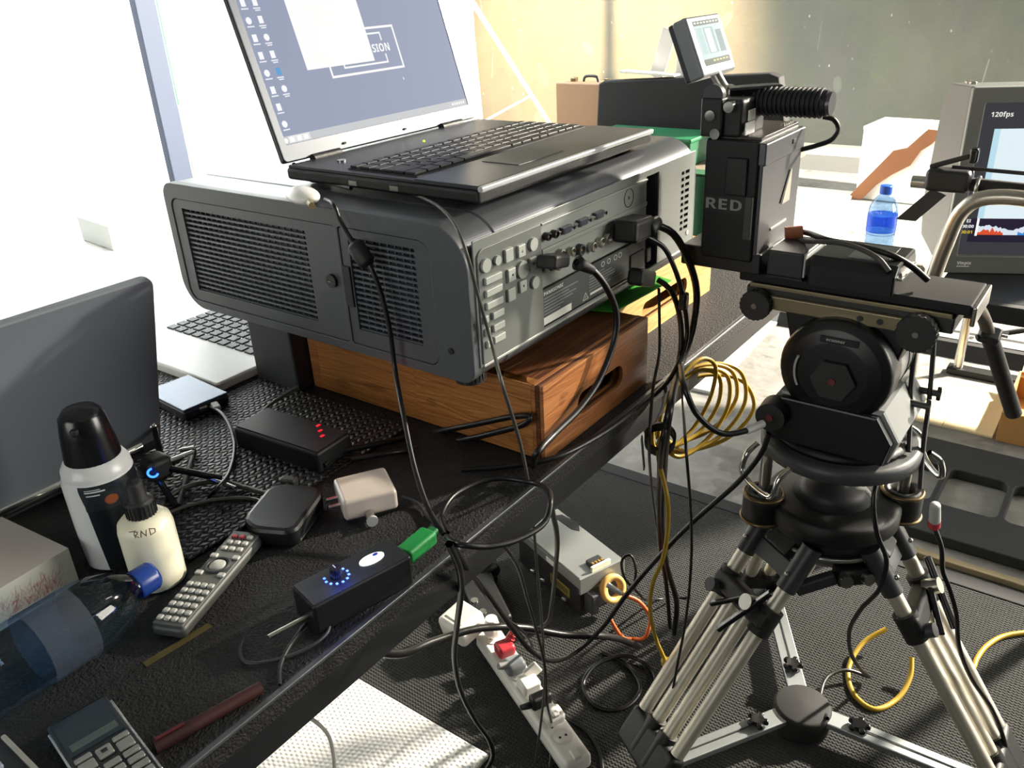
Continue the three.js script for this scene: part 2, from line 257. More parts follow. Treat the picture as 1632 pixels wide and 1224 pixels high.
// ------------------------------------------------------------ the projector
{
  const X0 = 0.662, X1 = 1.23, Y0 = 0.822, Z1 = -0.56, H = 0.183, D = 0.55, W = X1 - X0;
  const t = thing('projector', 'big black video projector with grille side and connector panel, on a wooden box', 'projector', [X0, Y0, Z1]);
  const shell = std(0x54575b, 0.3, 0.35, { bumpMap: grainBump, bumpScale: 0.00005 }), faceM = std(0x7c807d, 0.34, 0.2), panelM = std(0x858a86, 0.38), grilleM = std(0x555a60, 0.4), capM = std(0x4d5154, 0.42);
  // shell: a rounded profile (depth, height) swept along the connector side
  const prof = rrect(-D, 0, D, H, [0.045, 0.018, 0.05, 0.02]);
  const cuts = [[0.038, 0.14, 0.07, 1.081 - X0, 0.91 - Y0, -0.028], [0.262, 0.0035, 0.02, 0.929 - X0, 0.896 - Y0, -0.004], [0.262, 0.0035, 0.02, 0.929 - X0, 0.8475 - Y0, -0.004]];
  for (let r = 0; r < 10; r++) for (let c = 0; c < 2; c++) cuts.push([c ? 0.014 : 0.009, 0.0052, 0.03, 1.178 - X0 + c * 0.0155, 0.962 - Y0 - r * 0.0095, -0.01]);
  part('shell', cut(ext(prof, W - 0.06, 0.004, 14).rotateY(-Math.PI / 2).translate(W, 0, 0), cuts), shell, t);
  // side cover: an outer frame, two separate panels with real gaps round them, each panel with a grille opening
  const cov = rrect(-D, 0, D, H, [0.045, 0.018, 0.05, 0.02]);
  const v1 = [-1.074 - Z1, 0.851 - Y0, 0.256, 0.12], v2 = [-0.742 - Z1, 0.855 - Y0, 0.106, 0.118];
  const p1 = [-0.535, 0.012, 0.333, 0.15, [0.018, 0.004, 0.004, 0.014]], p2 = [-0.1965, 0.012, 0.1435, 0.15, [0.004, 0.012, 0.018, 0.004]];
  cov.holes.push(rrect(...p1, new THREE.Path()), rrect(...p2, new THREE.Path()));
  part('side_cover', ext(cov, 0.014, 0.001, 14).rotateY(-Math.PI / 2), capM, t, [0.014, 0, 0]);
  const rim = rrect(-D + 0.001, 0.001, D - 0.002, H - 0.002, [0.045, 0.018, 0.05, 0.02]); rim.holes.push(rrect(-D + 0.008, 0.008, D - 0.016, H - 0.016, [0.03, 0.012, 0.03, 0.014], new THREE.Path()));
  part('side_rim', ext(rim, 0.05, 0, 14).rotateY(-Math.PI / 2), shell, t, [0.062, 0, 0]);
  for (const [p, v, rows, cols] of [[p1, v1, 17, 22], [p2, v2, 17, 9]]) {
    const x0 = p[0] + 0.0009, y0 = p[1] + 0.0009, x1 = p[0] + p[2] - 0.0009, y1 = p[1] + p[3] - 0.0009, e = 0.0001, c = p[4].map(r => Math.min(r, 0.018));
    part('side_panel', merge([rrect(x0, y0, v[0] - x0, y1 - y0, [c[0], e, e, c[3]]), rrect(v[0] + v[2], y0, x1 - v[0] - v[2], y1 - y0, [e, c[1], c[2], e]), rrect(v[0], y0, v[2], v[1] - y0, e), rrect(v[0], v[1] + v[3], v[2], y1 - v[1] - v[3], e)].map(s => ext(s, 0.012, 0, 9))).rotateY(-Math.PI / 2), capM, t, [0.0135, 0, 0]);
    const gl = [];
    for (let k = 0; k <= rows; k++) gl.push(mv(bx(0.004, v[3] / rows * 0.42, v[2]), 0.006, v[1] + v[3] * k / rows, v[0] + v[2] / 2));
    for (let k = 0; k <= cols; k++) gl.push(mv(bx(0.003, v[3], 0.0016), 0.0085, v[1] + v[3] / 2, v[0] + v[2] * k / cols));
    const g = part('grille', merge(gl), grilleM, t); g.userData.kind = 'stuff'; g.userData.label = 'fine slatted air grille';
  }
  part('recess_shade', rb(0.003, 0.052, 0.014, 0.001), M.black, t, [0.0006, 0.088, -0.191]);  // proud plate coloured black to stand in for a recess in shade
  const lock = part('lock', cy(0.0085, 0.0085, 0.004, 20), M.black, t, [-0.001, 0.091, -0.218], [0, 0, Math.PI / 2]);
  part('key_slot', rb(0.004, 0.001, 0.006, 0.0004), M.chrome, lock, [0, 0.002, 0], [0, 0, Math.PI / 2]);
  part('screw', cy(0.004, 0.004, 0.002, 12), M.black, t, [-0.0006, 0.037, -0.032], [0, 0, Math.PI / 2]);
  
  // connector side: flat panels set into the lit face
  const fz = 0.0006;
  part('face_panel', cut(rb(W - 0.02, 0.148, 0.002, 0.0008).translate(W / 2, 0.093, fz), cuts), faceM, t);
  part('control_panel', ext(rrect(0.014, 0.022, 0.122, 0.134, [0.002, 0.002, 0.002, 0.012]), 0.003, 0.0008), std(0x666a67, 0.38), t, [0, 0, fz]);
  const btn = std(0xa3a7a1, 0.4), bz = fz + 0.004;
  const L = (x, y) => [x - X0, y - Y0, bz];
  const round = (x, y, r) => part('button', cy(r, r, 0.005, 20), btn, t, L(x, y), [Math.PI / 2, 0, 0]);
  const square = (x, y, w, h) => part('button', rb(w, h, 0.005, 0.0012), btn, t, L(x, y));
  round(0.688, 0.959, 0.0078); round(0.709, 0.959, 0.0055); round(0.778, 0.959, 0.0078); round(0.779, 0.912, 0.0075); round(0.755, 0.935, 0.0105);
  square(0.73, 0.959, 0.015, 0.0155); square(0.754, 0.9575, 0.014, 0.0145); square(0.733, 0.935, 0.0145, 0.0155); square(0.776, 0.936, 0.0135, 0.0155); square(0.754, 0.915, 0.0135, 0.0145); square(0.731, 0.912, 0.0145, 0.0155);
  [0.941, 0.9265, 0.912, 0.8975, 0.8825, 0.868].forEach((y, k) => square(0.6995 + (k > 2 ? 0.005 : 0), y, 0.030 - (k > 2 ? 0.009 : 0), 0.0085));
  [0.898, 0.8825, 0.8675].forEach((y, k) => square(0.6825 + k * 0.0012, y, 0.0075, 0.0085));
  for (const [x, y, a] of [[0.754, 0.9575, 0], [0.754, 0.915, Math.PI], [0.733, 0.935, Math.PI / 2], [0.776, 0.936, -Math.PI / 2]]) part('arrow_mark', cy(0, 0.0019, 0.0034, 3).rotateX(0), M.dark, t, [x - X0, y - Y0, bz + 0.0026], [0, 0, a]).scale.z = 0.15;
  // connector plates
  part('connector_plate', rb(0.262, 0.077, 0.002, 0.0008), panelM, t, [0.929 - X0, 0.9375 - Y0, fz + 0.001]);
  part('connector_rib', rb(0.262, 0.006, 0.004, 0.0015), std(0x858984, 0.35), t, [0.929 - X0, 0.9435 - Y0, fz + 0.0022]);
  part('connector_rib', rb(0.262, 0.003, 0.004, 0.001), std(0x858984, 0.35), t, [0.929 - X0, 0.9765 - Y0, fz + 0.0022]);
  const bnc = (x, y, r, m = M.steel) => { const c = part('socket', lathe([[r, 0], [r, 0.007], [r * 0.7, 0.008], [r * 0.62, 0.003], [0.0001, 0.003]], 18), m, t, [x - X0, y - Y0, fz + 0.002], [Math.PI / 2, 0, 0]); part('pin', cy(r * 0.2, r * 0.2, 0.004, 8), M.gold, c, [0, 0.004, 0]); };
  bnc(0.806, 0.961, 0.005, M.black); bnc(0.822, 0.96, 0.005, M.black); bnc(0.879, 0.925, 0.0075, M.charcoal);
  for (const [x, y] of [[0.908, 0.921], [0.928, 0.922], [0.947, 0.9225], [0.968, 0.923], [0.987, 0.922]]) bnc(x, y, 0.0068);
  for (const [x, y] of [[0.834, 0.932], [0.858, 0.9285], [0.827, 0.919], [0.806, 0.9225]]) bnc(x, y, 0.006);
  for (const [a, b] of [[0.831, 0.864], [0.87, 0.902], [0.908, 0.942]]) {
    const c = part('socket', ext(poly([[-0.0105, 0.0045], [0.0105, 0.0045], [0.0085, -0.0045], [-0.0085, -0.0045]]), 0.006, 0.0006), std(0x77777c, 0.3, 0.9), t, [(a + b) / 2 - X0, 0.959 - Y0, fz + 0.002]);
    for (const s of [-1, 1]) part('screw_post', cy(0.0026, 0.0026, 0.007, 6), M.chrome, c, [s * 0.0145, -0.0005, 0.003], [Math.PI / 2, 0, 0]);
    part('socket_face', ext(poly([[-0.0085, 0.003], [0.0085, 0.003], [0.007, -0.003], [-0.007, -0.003]]), 0.001), std(0x23263a, 0.5), c, [0, 0, 0.0055]);
  }
  const ring = part('lock_ring', to(0.0125, 0.0007, 28, 6), M.dark, t, [1.01 - X0, 0.962 - Y0, fz + 0.002]);
  part('key_hole', rb(0.003, 0.004, 0.001, 0.0004), M.blackMatte, ring, [0, 0, 0]);
  // rating label
  const lab = ctex(1024, 220, (g, w, h) => {
    g.fillStyle = '#3c4143'; g.fillRect(0, 0, w, h); g.fillStyle = '#d9ddd6';
    g.font = 'bold 30px sans-serif'; g.fillText('PANASONIC', 8, 34); g.font = '20px sans-serif';
    for (let k = 0; k < 6; k++) { g.globalAlpha = 0.45; g.fillRect(8, 50 + k * 20, 120 + rnd() * 190, 7); g.fillRect(420, 64 + k * 19, 130 + rnd() * 220, 6); } g.globalAlpha = 1;
    g.fillRect(0, 172, 250, 48); g.font = 'bold 44px sans-serif'; g.fillText('C€', 420, 44); g.strokeStyle = '#d9ddd6'; g.lineWidth = 4;
    for (const x of [560, 620, 690, 740]) { g.beginPath(); g.arc(x, 30, 16, 0, 7); g.stroke(); }
    g.beginPath(); g.moveTo(360, 205); g.lineTo(385, 160); g.lineTo(410, 205); g.closePath(); g.stroke(); g.font = 'bold 24px sans-serif'; g.fillText('!', 381, 200); g.fillRect(430, 180, 130, 16);
  });
  part('rating_label', bx(0.262, 0.045, 0.0008), [panelM, panelM, panelM, panelM, std(0xffffff, 0.45, 0, { map: lab }), panelM], t, [0.929 - X0, 0.8715 - Y0, fz + 0.0016]);
  // inlet socket and dark end slot
  part('power_inlet', rb(0.04, 0.026, 0.003, 0.001), M.black, t, [1.035 - X0, 0.866 - Y0, fz + 0.002]);
  part('power_switch', rb(0.012, 0.02, 0.005, 0.001), M.charcoal, t, [1.068 - X0, 0.866 - Y0, fz + 0.002]);
  part('screw', cy(0.004, 0.004, 0.002, 12), M.chrome, t, [1.2 - X0, 0.866 - Y0, fz + 0.001], [Math.PI / 2, 0, 0]);
  part('bottom_rail', rb(W - 0.03, 0.004, 0.004, 0.0015), std(0xa2a49f, 0.35), t, [W / 2, 0.0195, 0.001]);
  // feet
  for (const [x, z] of [[0.045, -0.045], [W - 0.05, -0.07], [0.2, -D + 0.12], [W - 0.15, -D + 0.12]]) {
    const f = part('foot', cy(0.017, 0.019, 0.022, 22), M.black, t, [x, -0.009, z]);
    if (x < 0.1) { const rr = []; for (let k = 0; k < 22; k++) rr.push(mv(bx(0.0016, 0.018, 0.003), Math.cos(k / 22 * 6.283) * 0.0185, 0, Math.sin(k / 22 * 6.283) * 0.0185, 0, -k / 22 * 6.283, 0)); part('knurl', merge(rr), M.dark, f).userData.kind = 'stuff'; }
  }
}
// ------------------------------------------------------------ laptop on the projector
{
  const w = 0.408, d = 0.325, t = thing('laptop', 'open black laptop with a lit desktop screen, standing on the projector', 'laptop', [0.727, 1.0055, -0.59]);
  const deck = std(0x33363b, 0.33), rim = std(0xb5b7b8, 0.25, 0.9), keyM = std(0x17181b, 0.42), gapM = std(0x0c0c0e, 0.6), bez = std(0x5d6673, 0.4);
  part('base', rb(w, 0.016, d, 0.005), M.black, t, [w / 2, 0.0145, -d / 2]); for (const [x, z] of [[0.03, -0.03], [w - 0.03, -0.03], [0.03, -d + 0.03], [w - 0.03, -d + 0.03]]) part('foot', rb(0.02, 0.007, 0.02, 0.002), M.rubber, t, [x, 0.0037, z]);
  part('palm_rest', rb(w - 0.004, 0.005, 0.098, 0.002), deck, t, [w / 2, 0.0245, -0.051]);
  part('deck', rb(w - 0.004, 0.004, d - 0.102, 0.0015), std(0x24262b, 0.35), t, [w / 2, 0.0235, -0.098 - (d - 0.102) / 2]);
  part('front_trim', rb(w - 0.002, 0.007, 0.007, 0.0025), std(0xc4c6c8, 0.28, 0.3), t, [w / 2, 0.0235, 0.0005], null, 'silver front edge strip');
  part('touchpad', rb(0.1, 0.0012, 0.058, 0.001), std(0x4b4a4a, 0.4), t, [0.165, 0.0272, -0.056]);
  part('key_well', rb(w - 0.03, 0.0015, 0.118, 0.001), gapM, t, [w / 2, 0.0258, -0.163]);
  const kg = {}; const kgeo = (kw, kd) => kg[kw + '|' + kd] || (kg[kw + '|' + kd] = rb(kw, 0.0035, kd, 0.001, 1));
  const rows = 6, kd = 0.0165, pitch = 0.0193;
  for (let r = 0; r < rows; r++) {
    let x = 0.018; const rowW = [[1, 1, 1, 1, 1, 1, 1.4, 1, 1, 1, 1, 1, 1, 1, 1, 1, 1, 1], [1, 1, 1, 1, 1, 1, 1, 1, 1, 1, 1, 1, 1, 1.8, 1, 1, 1, 1], [1.4, 1, 1, 1, 1, 1, 1, 1, 1, 1, 1, 1, 1, 1.4, 1, 1, 1, 1], [1.7, 1, 1, 1, 1, 1, 1, 1, 1, 1, 1, 1, 2.1, 1, 1, 1, 1], [2.1, 1, 1, 1, 1, 1, 1, 1, 1, 1, 1, 2.7, 1, 1, 1, 1], [1.2, 1.2, 1.2, 1.2, 5.2, 1.2, 1.2, 1, 1, 1.4, 1, 1, 1]][r];
    const tot = rowW.reduce((a, b) => a + b, 0), u = (w - 0.036) / tot;
    for (const k of rowW) { part('key', kgeo(Math.round((k * u - 0.0022) * 1e4) / 1e4, r ? kd : kd * 0.7), keyM, t, [x + k * u / 2, 0.028, -0.216 + r * pitch - (r ? 0 : 0.0)]); x += k * u; }
  }
  part('power_button', cy(0.006, 0.006, 0.002, 16), rim, t, [0.05, 0.0265, -0.27]);
  part('status_light', sp(0.0018, 8, 6), std(0xd8ff40, 0.4, 0, { emissive: 0xb8f020, emissiveIntensity: 1.5 }), t, [0.205, 0.026, -0.262]);
  for (const x of [0.05, 0.12]) part('port', rb(0.002, 0.006, 0.014, 0.0005), M.steel, t, [0.0005, 0.013, -0.08 - x]);
  // lid leaning back 17 degrees
  const lid = part('lid', rb(w, 0.258, 0.009, 0.004), std(0x23262c, 0.35), t);
  lid.geometry.translate(w / 2, 0.129, -0.0045); lid.position.set(0.0, 0.027, -d - 0.001); lid.rotation.x = -0.297;
  const fr = rrect(0.001, 0.001, w - 0.002, 0.256, 0.006); fr.holes.push(rrect(0.0125, 0.0225, w - 0.025, 0.218, 0.001, new THREE.Path()));
  part('bezel', ext(fr, 0.002, 0.0006), bez, lid, [0, 0, -0.0002]);
  const scr = ctex(1536, 872, (g, W, H) => {
    const sx = W / (w - 0.025), sy = H / 0.218, X = x => (x - 0.0125) * sx, Y = y => H - (y - 0.0225) * sy;
    g.fillStyle = '#98a1ba'; g.fillRect(0, 0, W, H);
    g.fillStyle = '#c9ccd0'; g.fillRect(0, H - 42, W, 42); g.fillStyle = '#e9eaec'; g.fillRect(30, H - 40, 150, 36); for (const x of [34, 84, 130]) { g.fillStyle = '#ffffff'; g.fillRect(x + 6, H - 34, 30, 26); }
    g.fillStyle = '#ffffff'; g.beginPath(); g.arc(12, H - 20, 14, 0, 7); g.fill(); for (let k = 0; k < 6; k++) g.fillRect(W - 150 + k * 22, H - 30, 14, 16);
    g.strokeStyle = '#ffffff'; g.lineWidth = 13; g.strokeRect(X(0.131), Y(0.157), X(0.276) - X(0.131), Y(0.097) - Y(0.157)); g.lineWidth = 10; g.strokeRect(X(0.158), Y(0.149), X(0.246) - X(0.158), Y(0.107) - Y(0.149));
    g.fillStyle = '#98a1ba'; g.fillRect(X(0.2), Y(0.138), X(0.272) - X(0.2), Y(0.119) - Y(0.138));
    g.fillStyle = '#ffffff'; g.font = 'bold 62px sans-serif'; g.fillText('SION', X(0.2215), Y(0.1225)); g.fillRect(X(0.09), Y(0.236), X(0.22) - X(0.09), Y(0.111) - Y(0.236));
    g.fillStyle = '#f2f4f8'; g.fillRect(X(0.09), Y(0.236), X(0.22) - X(0.09), 26);
    for (let r = 0; r < 9; r++) for (let c = 0; c < 2; c++) {
      if (c && (r === 0 || r === 1)) continue;
      const x = 22 + c * 76, y = H - 120 - r * 88; g.fillStyle = (r === 3 && c) ? '#5aa2d8' : '#fbfcff';
      if ((r + c) % 3 === 0) { g.beginPath(); g.arc(x + 18, y + 16, 18, 0, 7); g.fill(); } else g.fillRect(x + 4, y - 4, 30, 38);
      g.fillStyle = '#eef0f6'; g.fillRect(x - 4, y + 42, 46, 7); if (c) g.fillRect(x + 4, y + 53, 34, 6);
    }
    g.beginPath(); g.moveTo(X(0.266), Y(0.083)); g.lineTo(X(0.266) + 4, Y(0.083) + 22); g.lineTo(X(0.266) + 14, Y(0.083) + 15); g.fill();
  });
  part('display', new THREE.PlaneGeometry(w - 0.025, 0.218), phys({ color: 0x050505, roughness: 0.8, specularIntensity: 0.3, emissive: 0xffffff, emissiveMap: scr, emissiveIntensity: 0.95 }), lid, [w / 2, 0.1315, 0.0004]);
  part('hinge', cy(0.006, 0.006, 0.05, 14), M.black, t, [0.07, 0.026, -d + 0.004], [0, 0, Math.PI / 2]); part('hinge', cy(0.006, 0.006, 0.05, 14), M.black, t, [w - 0.07, 0.026, -d + 0.004], [0, 0, Math.PI / 2]);
  for (const x of [0.11, 0.235]) part('bumper', rb(0.006, 0.003, 0.003, 0.001), M.blackMatte, lid, [x, 0.008, 0.0025]);
  
}
// ------------------------------------------------------------ things on the near part of the table
const rad = d => d * Math.PI / 180;
{ // dark laptop seen from behind
  const t = thing('laptop', 'dark grey laptop seen from behind, lid up, at the left end of the table', 'laptop', [0.49, TT + 0.0045, -0.955]);
  const m = std(0x6a7079, 0.5, 0, { bumpMap: grainBump, bumpScale: 0.00005 });
  part('base', rb(0.36, 0.02, 0.245, 0.005), M.dark, t, [-0.18, 0.014, -0.124]);
  for (const [x, z] of [[-0.02, -0.02], [-0.34, -0.02], [-0.02, -0.22], [-0.34, -0.22]]) part('foot', cy(0.006, 0.006, 0.004, 12), M.rubber, t, [x, 0.002, z]);
  const lid = part('lid', ext(rrect(-0.36, 0, 0.36, 0.243, [0.004, 0.004, 0.014, 0.014]), 0.011, 0.003), m, t, [0, 0.022, -0.008], [rad(18), 0, 0], 'matte grey lid back');
  part('screen', rb(0.335, 0.2, 0.001, 0.0004), M.blackGloss, lid, [-0.18, 0.125, -0.0004]);
  part('hinge', cy(0.008, 0.008, 0.3, 16), M.chrome, t, [-0.18, 0.02, 0.001], [0, 0, Math.PI / 2], 'glossy hinge bar');
  part('key_deck', rb(0.32, 0.002, 0.11, 0.001), M.blackMatte, t, [-0.18, 0.0245, -0.075]);
}
{ // white laptop
  const t = thing('laptop', 'white slim laptop half hidden behind the projector, blown out by light', 'laptop', [0.635, TT, -1.036]);
  part('base', rb(0.25, 0.016, 0.3, 0.004), M.whiteGloss, t, [0.125, 0.011, -0.15]);
  const lid = part('lid', rb(0.007, 0.2, 0.3, 0.003), M.whiteGloss, t, [0.34, 0.045, -0.15], [0, 0, -1.25]);
  part('screen', rb(0.001, 0.18, 0.28, 0.0004), M.blackGloss, lid, [-0.0036, 0, 0]);
  for (let r = 0; r < 5; r++) for (let c = 0; c < 11; c++) part('key', rb(0.0155, 0.003, 0.0185, 0.001, 1), M.dark, t, [0.105 + r * 0.0195, 0.02, -0.03 - c * 0.0235]);
  for (const [x, z] of [[0.02, -0.02], [0.23, -0.02], [0.02, -0.28], [0.23, -0.28]]) part('foot', cy(0.006, 0.006, 0.004, 10), M.rubber, t, [x, 0.002, z]);
}
{ // portable drive
  const t = thing('portable_drive', 'flat silver blue portable hard drive beside the white laptop', 'hard drive', [0.592, TT + 0.004, -1.05], rad(-4));
  part('body', rb(0.072, 0.014, 0.108, 0.004), std(0x30333a, 0.35), t, [0, 0.0075, 0]);
  part('top_plate', rb(0.07, 0.003, 0.106, 0.0012), std(0x5f697c, 0.35, 0.3), t, [0, 0.0155, 0], null, 'brushed metal top plate');
  part('port', rb(0.012, 0.004, 0.002, 0.0005), M.chrome, t, [0.01, 0.007, 0.054]);
}
{ // air duster can
  const t = thing('spray_can', 'white and black spray can with a black cap in front of the dark laptop', 'spray can', [0.336, TT, -0.8], rad(-48 - 180));
  const tex = ctex(1024, 512, (g, w, h) => {
    g.fillStyle = '#1b2026'; g.fillRect(0, 0, w, h);
    g.fillStyle = '#d9dcdd'; g.beginPath(); g.moveTo(250, 0); g.lineTo(470, 0); g.bezierCurveTo(470, 150, 500, 300, 560, 470); g.bezierCurveTo(430, 360, 300, 230, 250, 120); g.fill();
    g.fillStyle = '#d9dcdd'; g.fillRect(0, 0, w, 26);
    g.fillStyle = '#262c31'; g.fillRect(486, 40, 150, 170); g.fillStyle = '#cfd2d2'; g.fillRect(500, 70, 70, 10); g.fillRect(500, 92, 90, 14); g.fillRect(504, 120, 60, 8); g.fillStyle = '#8a4a2c'; g.beginPath(); g.arc(606, 170, 30, 0, 7); g.fill();
    g.fillStyle = '#8f979c'; g.fillRect(330, 250, 26, 14); g.fillRect(336, 275, 20, 8); g.fillStyle = '#3c5160'; g.fillRect(380, 420, 40, 20);
  });
  part('body', lathe([[0.0001, 0.001], [0.032, 0.001], [0.0355, 0.004], [0.036, 0.08], [0.036, 0.098], [0.034, 0.106]], 40), std(0xffffff, 0.25, 0, { map: tex }), t);
  part('shoulder', lathe([[0.034, 0.105], [0.0335, 0.112], [0.029, 0.12], [0.025, 0.124], [0.0001, 0.124]], 36), std(0xd4d6d6, 0.28), t);
  part('cap', lathe([[0.0265, 0.118], [0.0275, 0.12], [0.0245, 0.15], [0.0215, 0.168], [0.016, 0.175], [0.0001, 0.177]], 32), std(0x101114, 0.25), t, null, null, 'black tapered plastic cap');
  part('nozzle', rb(0.008, 0.008, 0.03, 0.003), M.black, t, [0, 0.16, -0.012]);
}
{ // small cream bottle
  const t = thing('squeeze_bottle', 'small cream plastic bottle with black cap and handwritten letters', 'bottle', [0.332, TT, -0.722], rad(-24.8 - 180));
  const tex = ctex(1024, 512, (g, w, h) => { g.fillStyle = '#e8e5cc'; g.fillRect(0, 0, w, h); g.strokeStyle = '#4a3325'; g.lineWidth = 6; g.lineCap = 'round';
    const p = (...a) => { g.beginPath(); g.moveTo(a[0], a[1]); for (let k = 2; k < a.length; k += 2) g.lineTo(a[k], a[k + 1]); g.stroke(); };
    p(396, 176, 440, 168); p(430, 172, 438, 222); p(430, 176, 452, 178, 450, 196, 434, 200, 458, 222); p(470, 222, 476, 176, 500, 218, 508, 174); p(528, 172, 526, 222, 556, 214, 560, 188, 528, 172); });
  part('body', lathe([[0.0001, 0.0005], [0.023, 0.0005], [0.026, 0.003], [0.0265, 0.03], [0.0265, 0.066], [0.025, 0.074], [0.019, 0.08], [0.0135, 0.082], [0.0001, 0.082]], 40), std(0xffffff, 0.35, 0, { map: tex }), t);
  part('cap', lathe([[0.0142, 0.08], [0.0142, 0.096], [0.012, 0.099], [0.009, 0.1], [0.0085, 0.115], [0.006, 0.119], [0.0001, 0.119]], 24), M.black, t, null, null, 'black nozzle cap');
  const rr = []; for (let k = 0; k < 24; k++) rr.push(mv(bx(0.001, 0.014, 0.0012), Math.cos(k * 0.2618) * 0.0143, 0.088, Math.sin(k * 0.2618) * 0.0143, 0, -k * 0.2618, 0)); part('cap_ribs', merge(rr), M.black, t).userData.kind = 'stuff';
}
{ // printed white carton
  const t = thing('carton', 'white printed carton with a red smudge at the left table edge', 'box', [0.213, TT, -0.846], rad(5));
  const top = ctex(256, 256, (g, w, h) => { g.fillStyle = '#cfc6be'; g.fillRect(0, 0, w, h); for (let k = 0; k < 60; k++) { g.fillStyle = `rgba(140,60,80,${0.04 + rnd() * 0.05})`; g.beginPath(); g.ellipse(60 + rnd() * 90, 30 + rnd() * 70, 20 + rnd() * 30, 6 + rnd() * 14, 0.4, 0, 7); g.fill(); } g.fillStyle = '#4c4350'; g.beginPath(); g.ellipse(60, 190, 46, 30, 0.3, 0, 7); g.fill(); });
  const front = ctex(512, 160, (g, w, h) => { g.fillStyle = '#dcdccf'; g.fillRect(0, 0, w, h); for (let k = 0; k < 240; k++) { const x = 210 + rnd() * 240, y = 70 + rnd() * 80; g.strokeStyle = `rgba(${110 + rnd() * 60},30,44,${0.1 + rnd() * 0.2})`; g.lineWidth = 1 + rnd() * 3; g.beginPath(); g.moveTo(x, y); g.lineTo(x + (rnd() - 0.3) * 40, y - rnd() * 50); g.stroke(); } });
  const p = M.white; part('carton_body', bx(0.13, 0.042, 0.12), [p, p, std(0xffffff, 0.5, 0, { map: top }), p, std(0xffffff, 0.4, 0, { map: front }), p], t, [0, 0.021, 0]);
  part('lid_edge', rb(0.131, 0.0012, 0.121, 0.0005), M.white, t, [0, 0.0423, 0]).scale.set(1, 0.4, 1); t.children[1].position.y = 0.0008;
}
const pet = phys({ color: 0xbfd6ee, roughness: 0.06, transmission: 1, thickness: 0, ior: 1.45 });
const petBlue = phys({ color: 0xd3e4f2, roughness: 0.06, transmission: 1, thickness: 0, ior: 1.45 });
const bottleProfile = (r, h) => { const o = [[0.0001, 0.004], [r * 0.55, 0], [r * 0.93, 0.006], [r, 0.014]]; for (let k = 0; k < 10; k++) { const y = 0.02 + k * h * 0.035; o.push([r * (k % 2 ? 0.95 : 1), y]); } o.push([r * 1.0, h * 0.42], [r * 0.99, h * 0.44], [r * 1.0, h * 0.46], [r, h * 0.68], [r * 0.93, h * 0.76], [r * 0.72, h * 0.84], [r * 0.42, h * 0.9], [r * 0.38, h * 0.905], [r * 0.38, h * 0.94]); return o; };
{ // bottle lying on its side
  const t = thing('water_bottle', 'clear blue plastic water bottle lying on its side in front of the carton', 'bottle', [0.076, TT + 0.035, -0.68]);
  const b = part('bottle_body', lathe(bottleProfile(0.035, 0.235), 36), petBlue, t, null, [0, 0, -Math.PI / 2]);
  part('cap', lathe([[0.0001, 0.236], [0.0125, 0.236], [0.0145, 0.233], [0.0148, 0.216], [0.0138, 0.214]], 24), std(0x1f3c86, 0.25), t, null, [0, 0, -Math.PI / 2], 'dark blue screw cap');
  part('label_band', lathe([[0.0354, 0.115], [0.0354, 0.158]], 36), phys({ color: 0xb8c8dc, roughness: 0.12, transmission: 0.92, thickness: 0 }), t, null, [0, 0, -Math.PI / 2]);
  t.rotation.y = rad(2);
}
{ // projector remote
  const t = thing('remote_control', 'long silver grey remote control with many buttons beside the cream bottle', 'remote', [0.354, TT, -0.664], rad(22.5));
  part('body', rb(0.152, 0.014, 0.036, 0.006, 3), std(0x434542, 0.45), t, [0, 0.008, 0]);
  part('top_plate', rb(0.146, 0.003, 0.032, 0.001), std(0x5a5c57, 0.45), t, [0, 0.0148, 0]);
  const k1 = std(0xb9bab3, 0.45), y = 0.017, pill = rb(0.0058, 0.003, 0.0062, 0.0014), wide = rb(0.0062, 0.003, 0.008, 0.0014);
  for (let r = 0; r < 6; r++) for (let c = 0; c < 4; c++) part('button', pill, k1, t, [-0.066 + r * 0.0098, y, -0.0117 + c * 0.0078]);
  const rg = part('ring', to(0.0115, 0.0016, 28, 8), M.charcoal, t, [0.0145, y, 0], [Math.PI / 2, 0, 0]); part('centre_button', lathe([[0.0001, 0.0028], [0.006, 0.0024], [0.0085, 0], [0.0085, -0.002]], 24), k1, rg, [0, 0, 0], [-Math.PI / 2, 0, 0]);
  for (const s of [-1, 1]) { part('button', wide, k1, t, [0.0005, y, s * 0.0125]); part('button', wide, k1, t, [0.0285, y, s * 0.0125]); }
  for (let r = 0; r < 3; r++) for (let c = 0; c < 3; c++) part('button', pill, (r === 2 && c < 2) ? M.red : k1, t, [0.042 + r * 0.0105, y, -0.009 + c * 0.009], null, (r === 2 && c < 2) ? 'red button' : undefined);
}
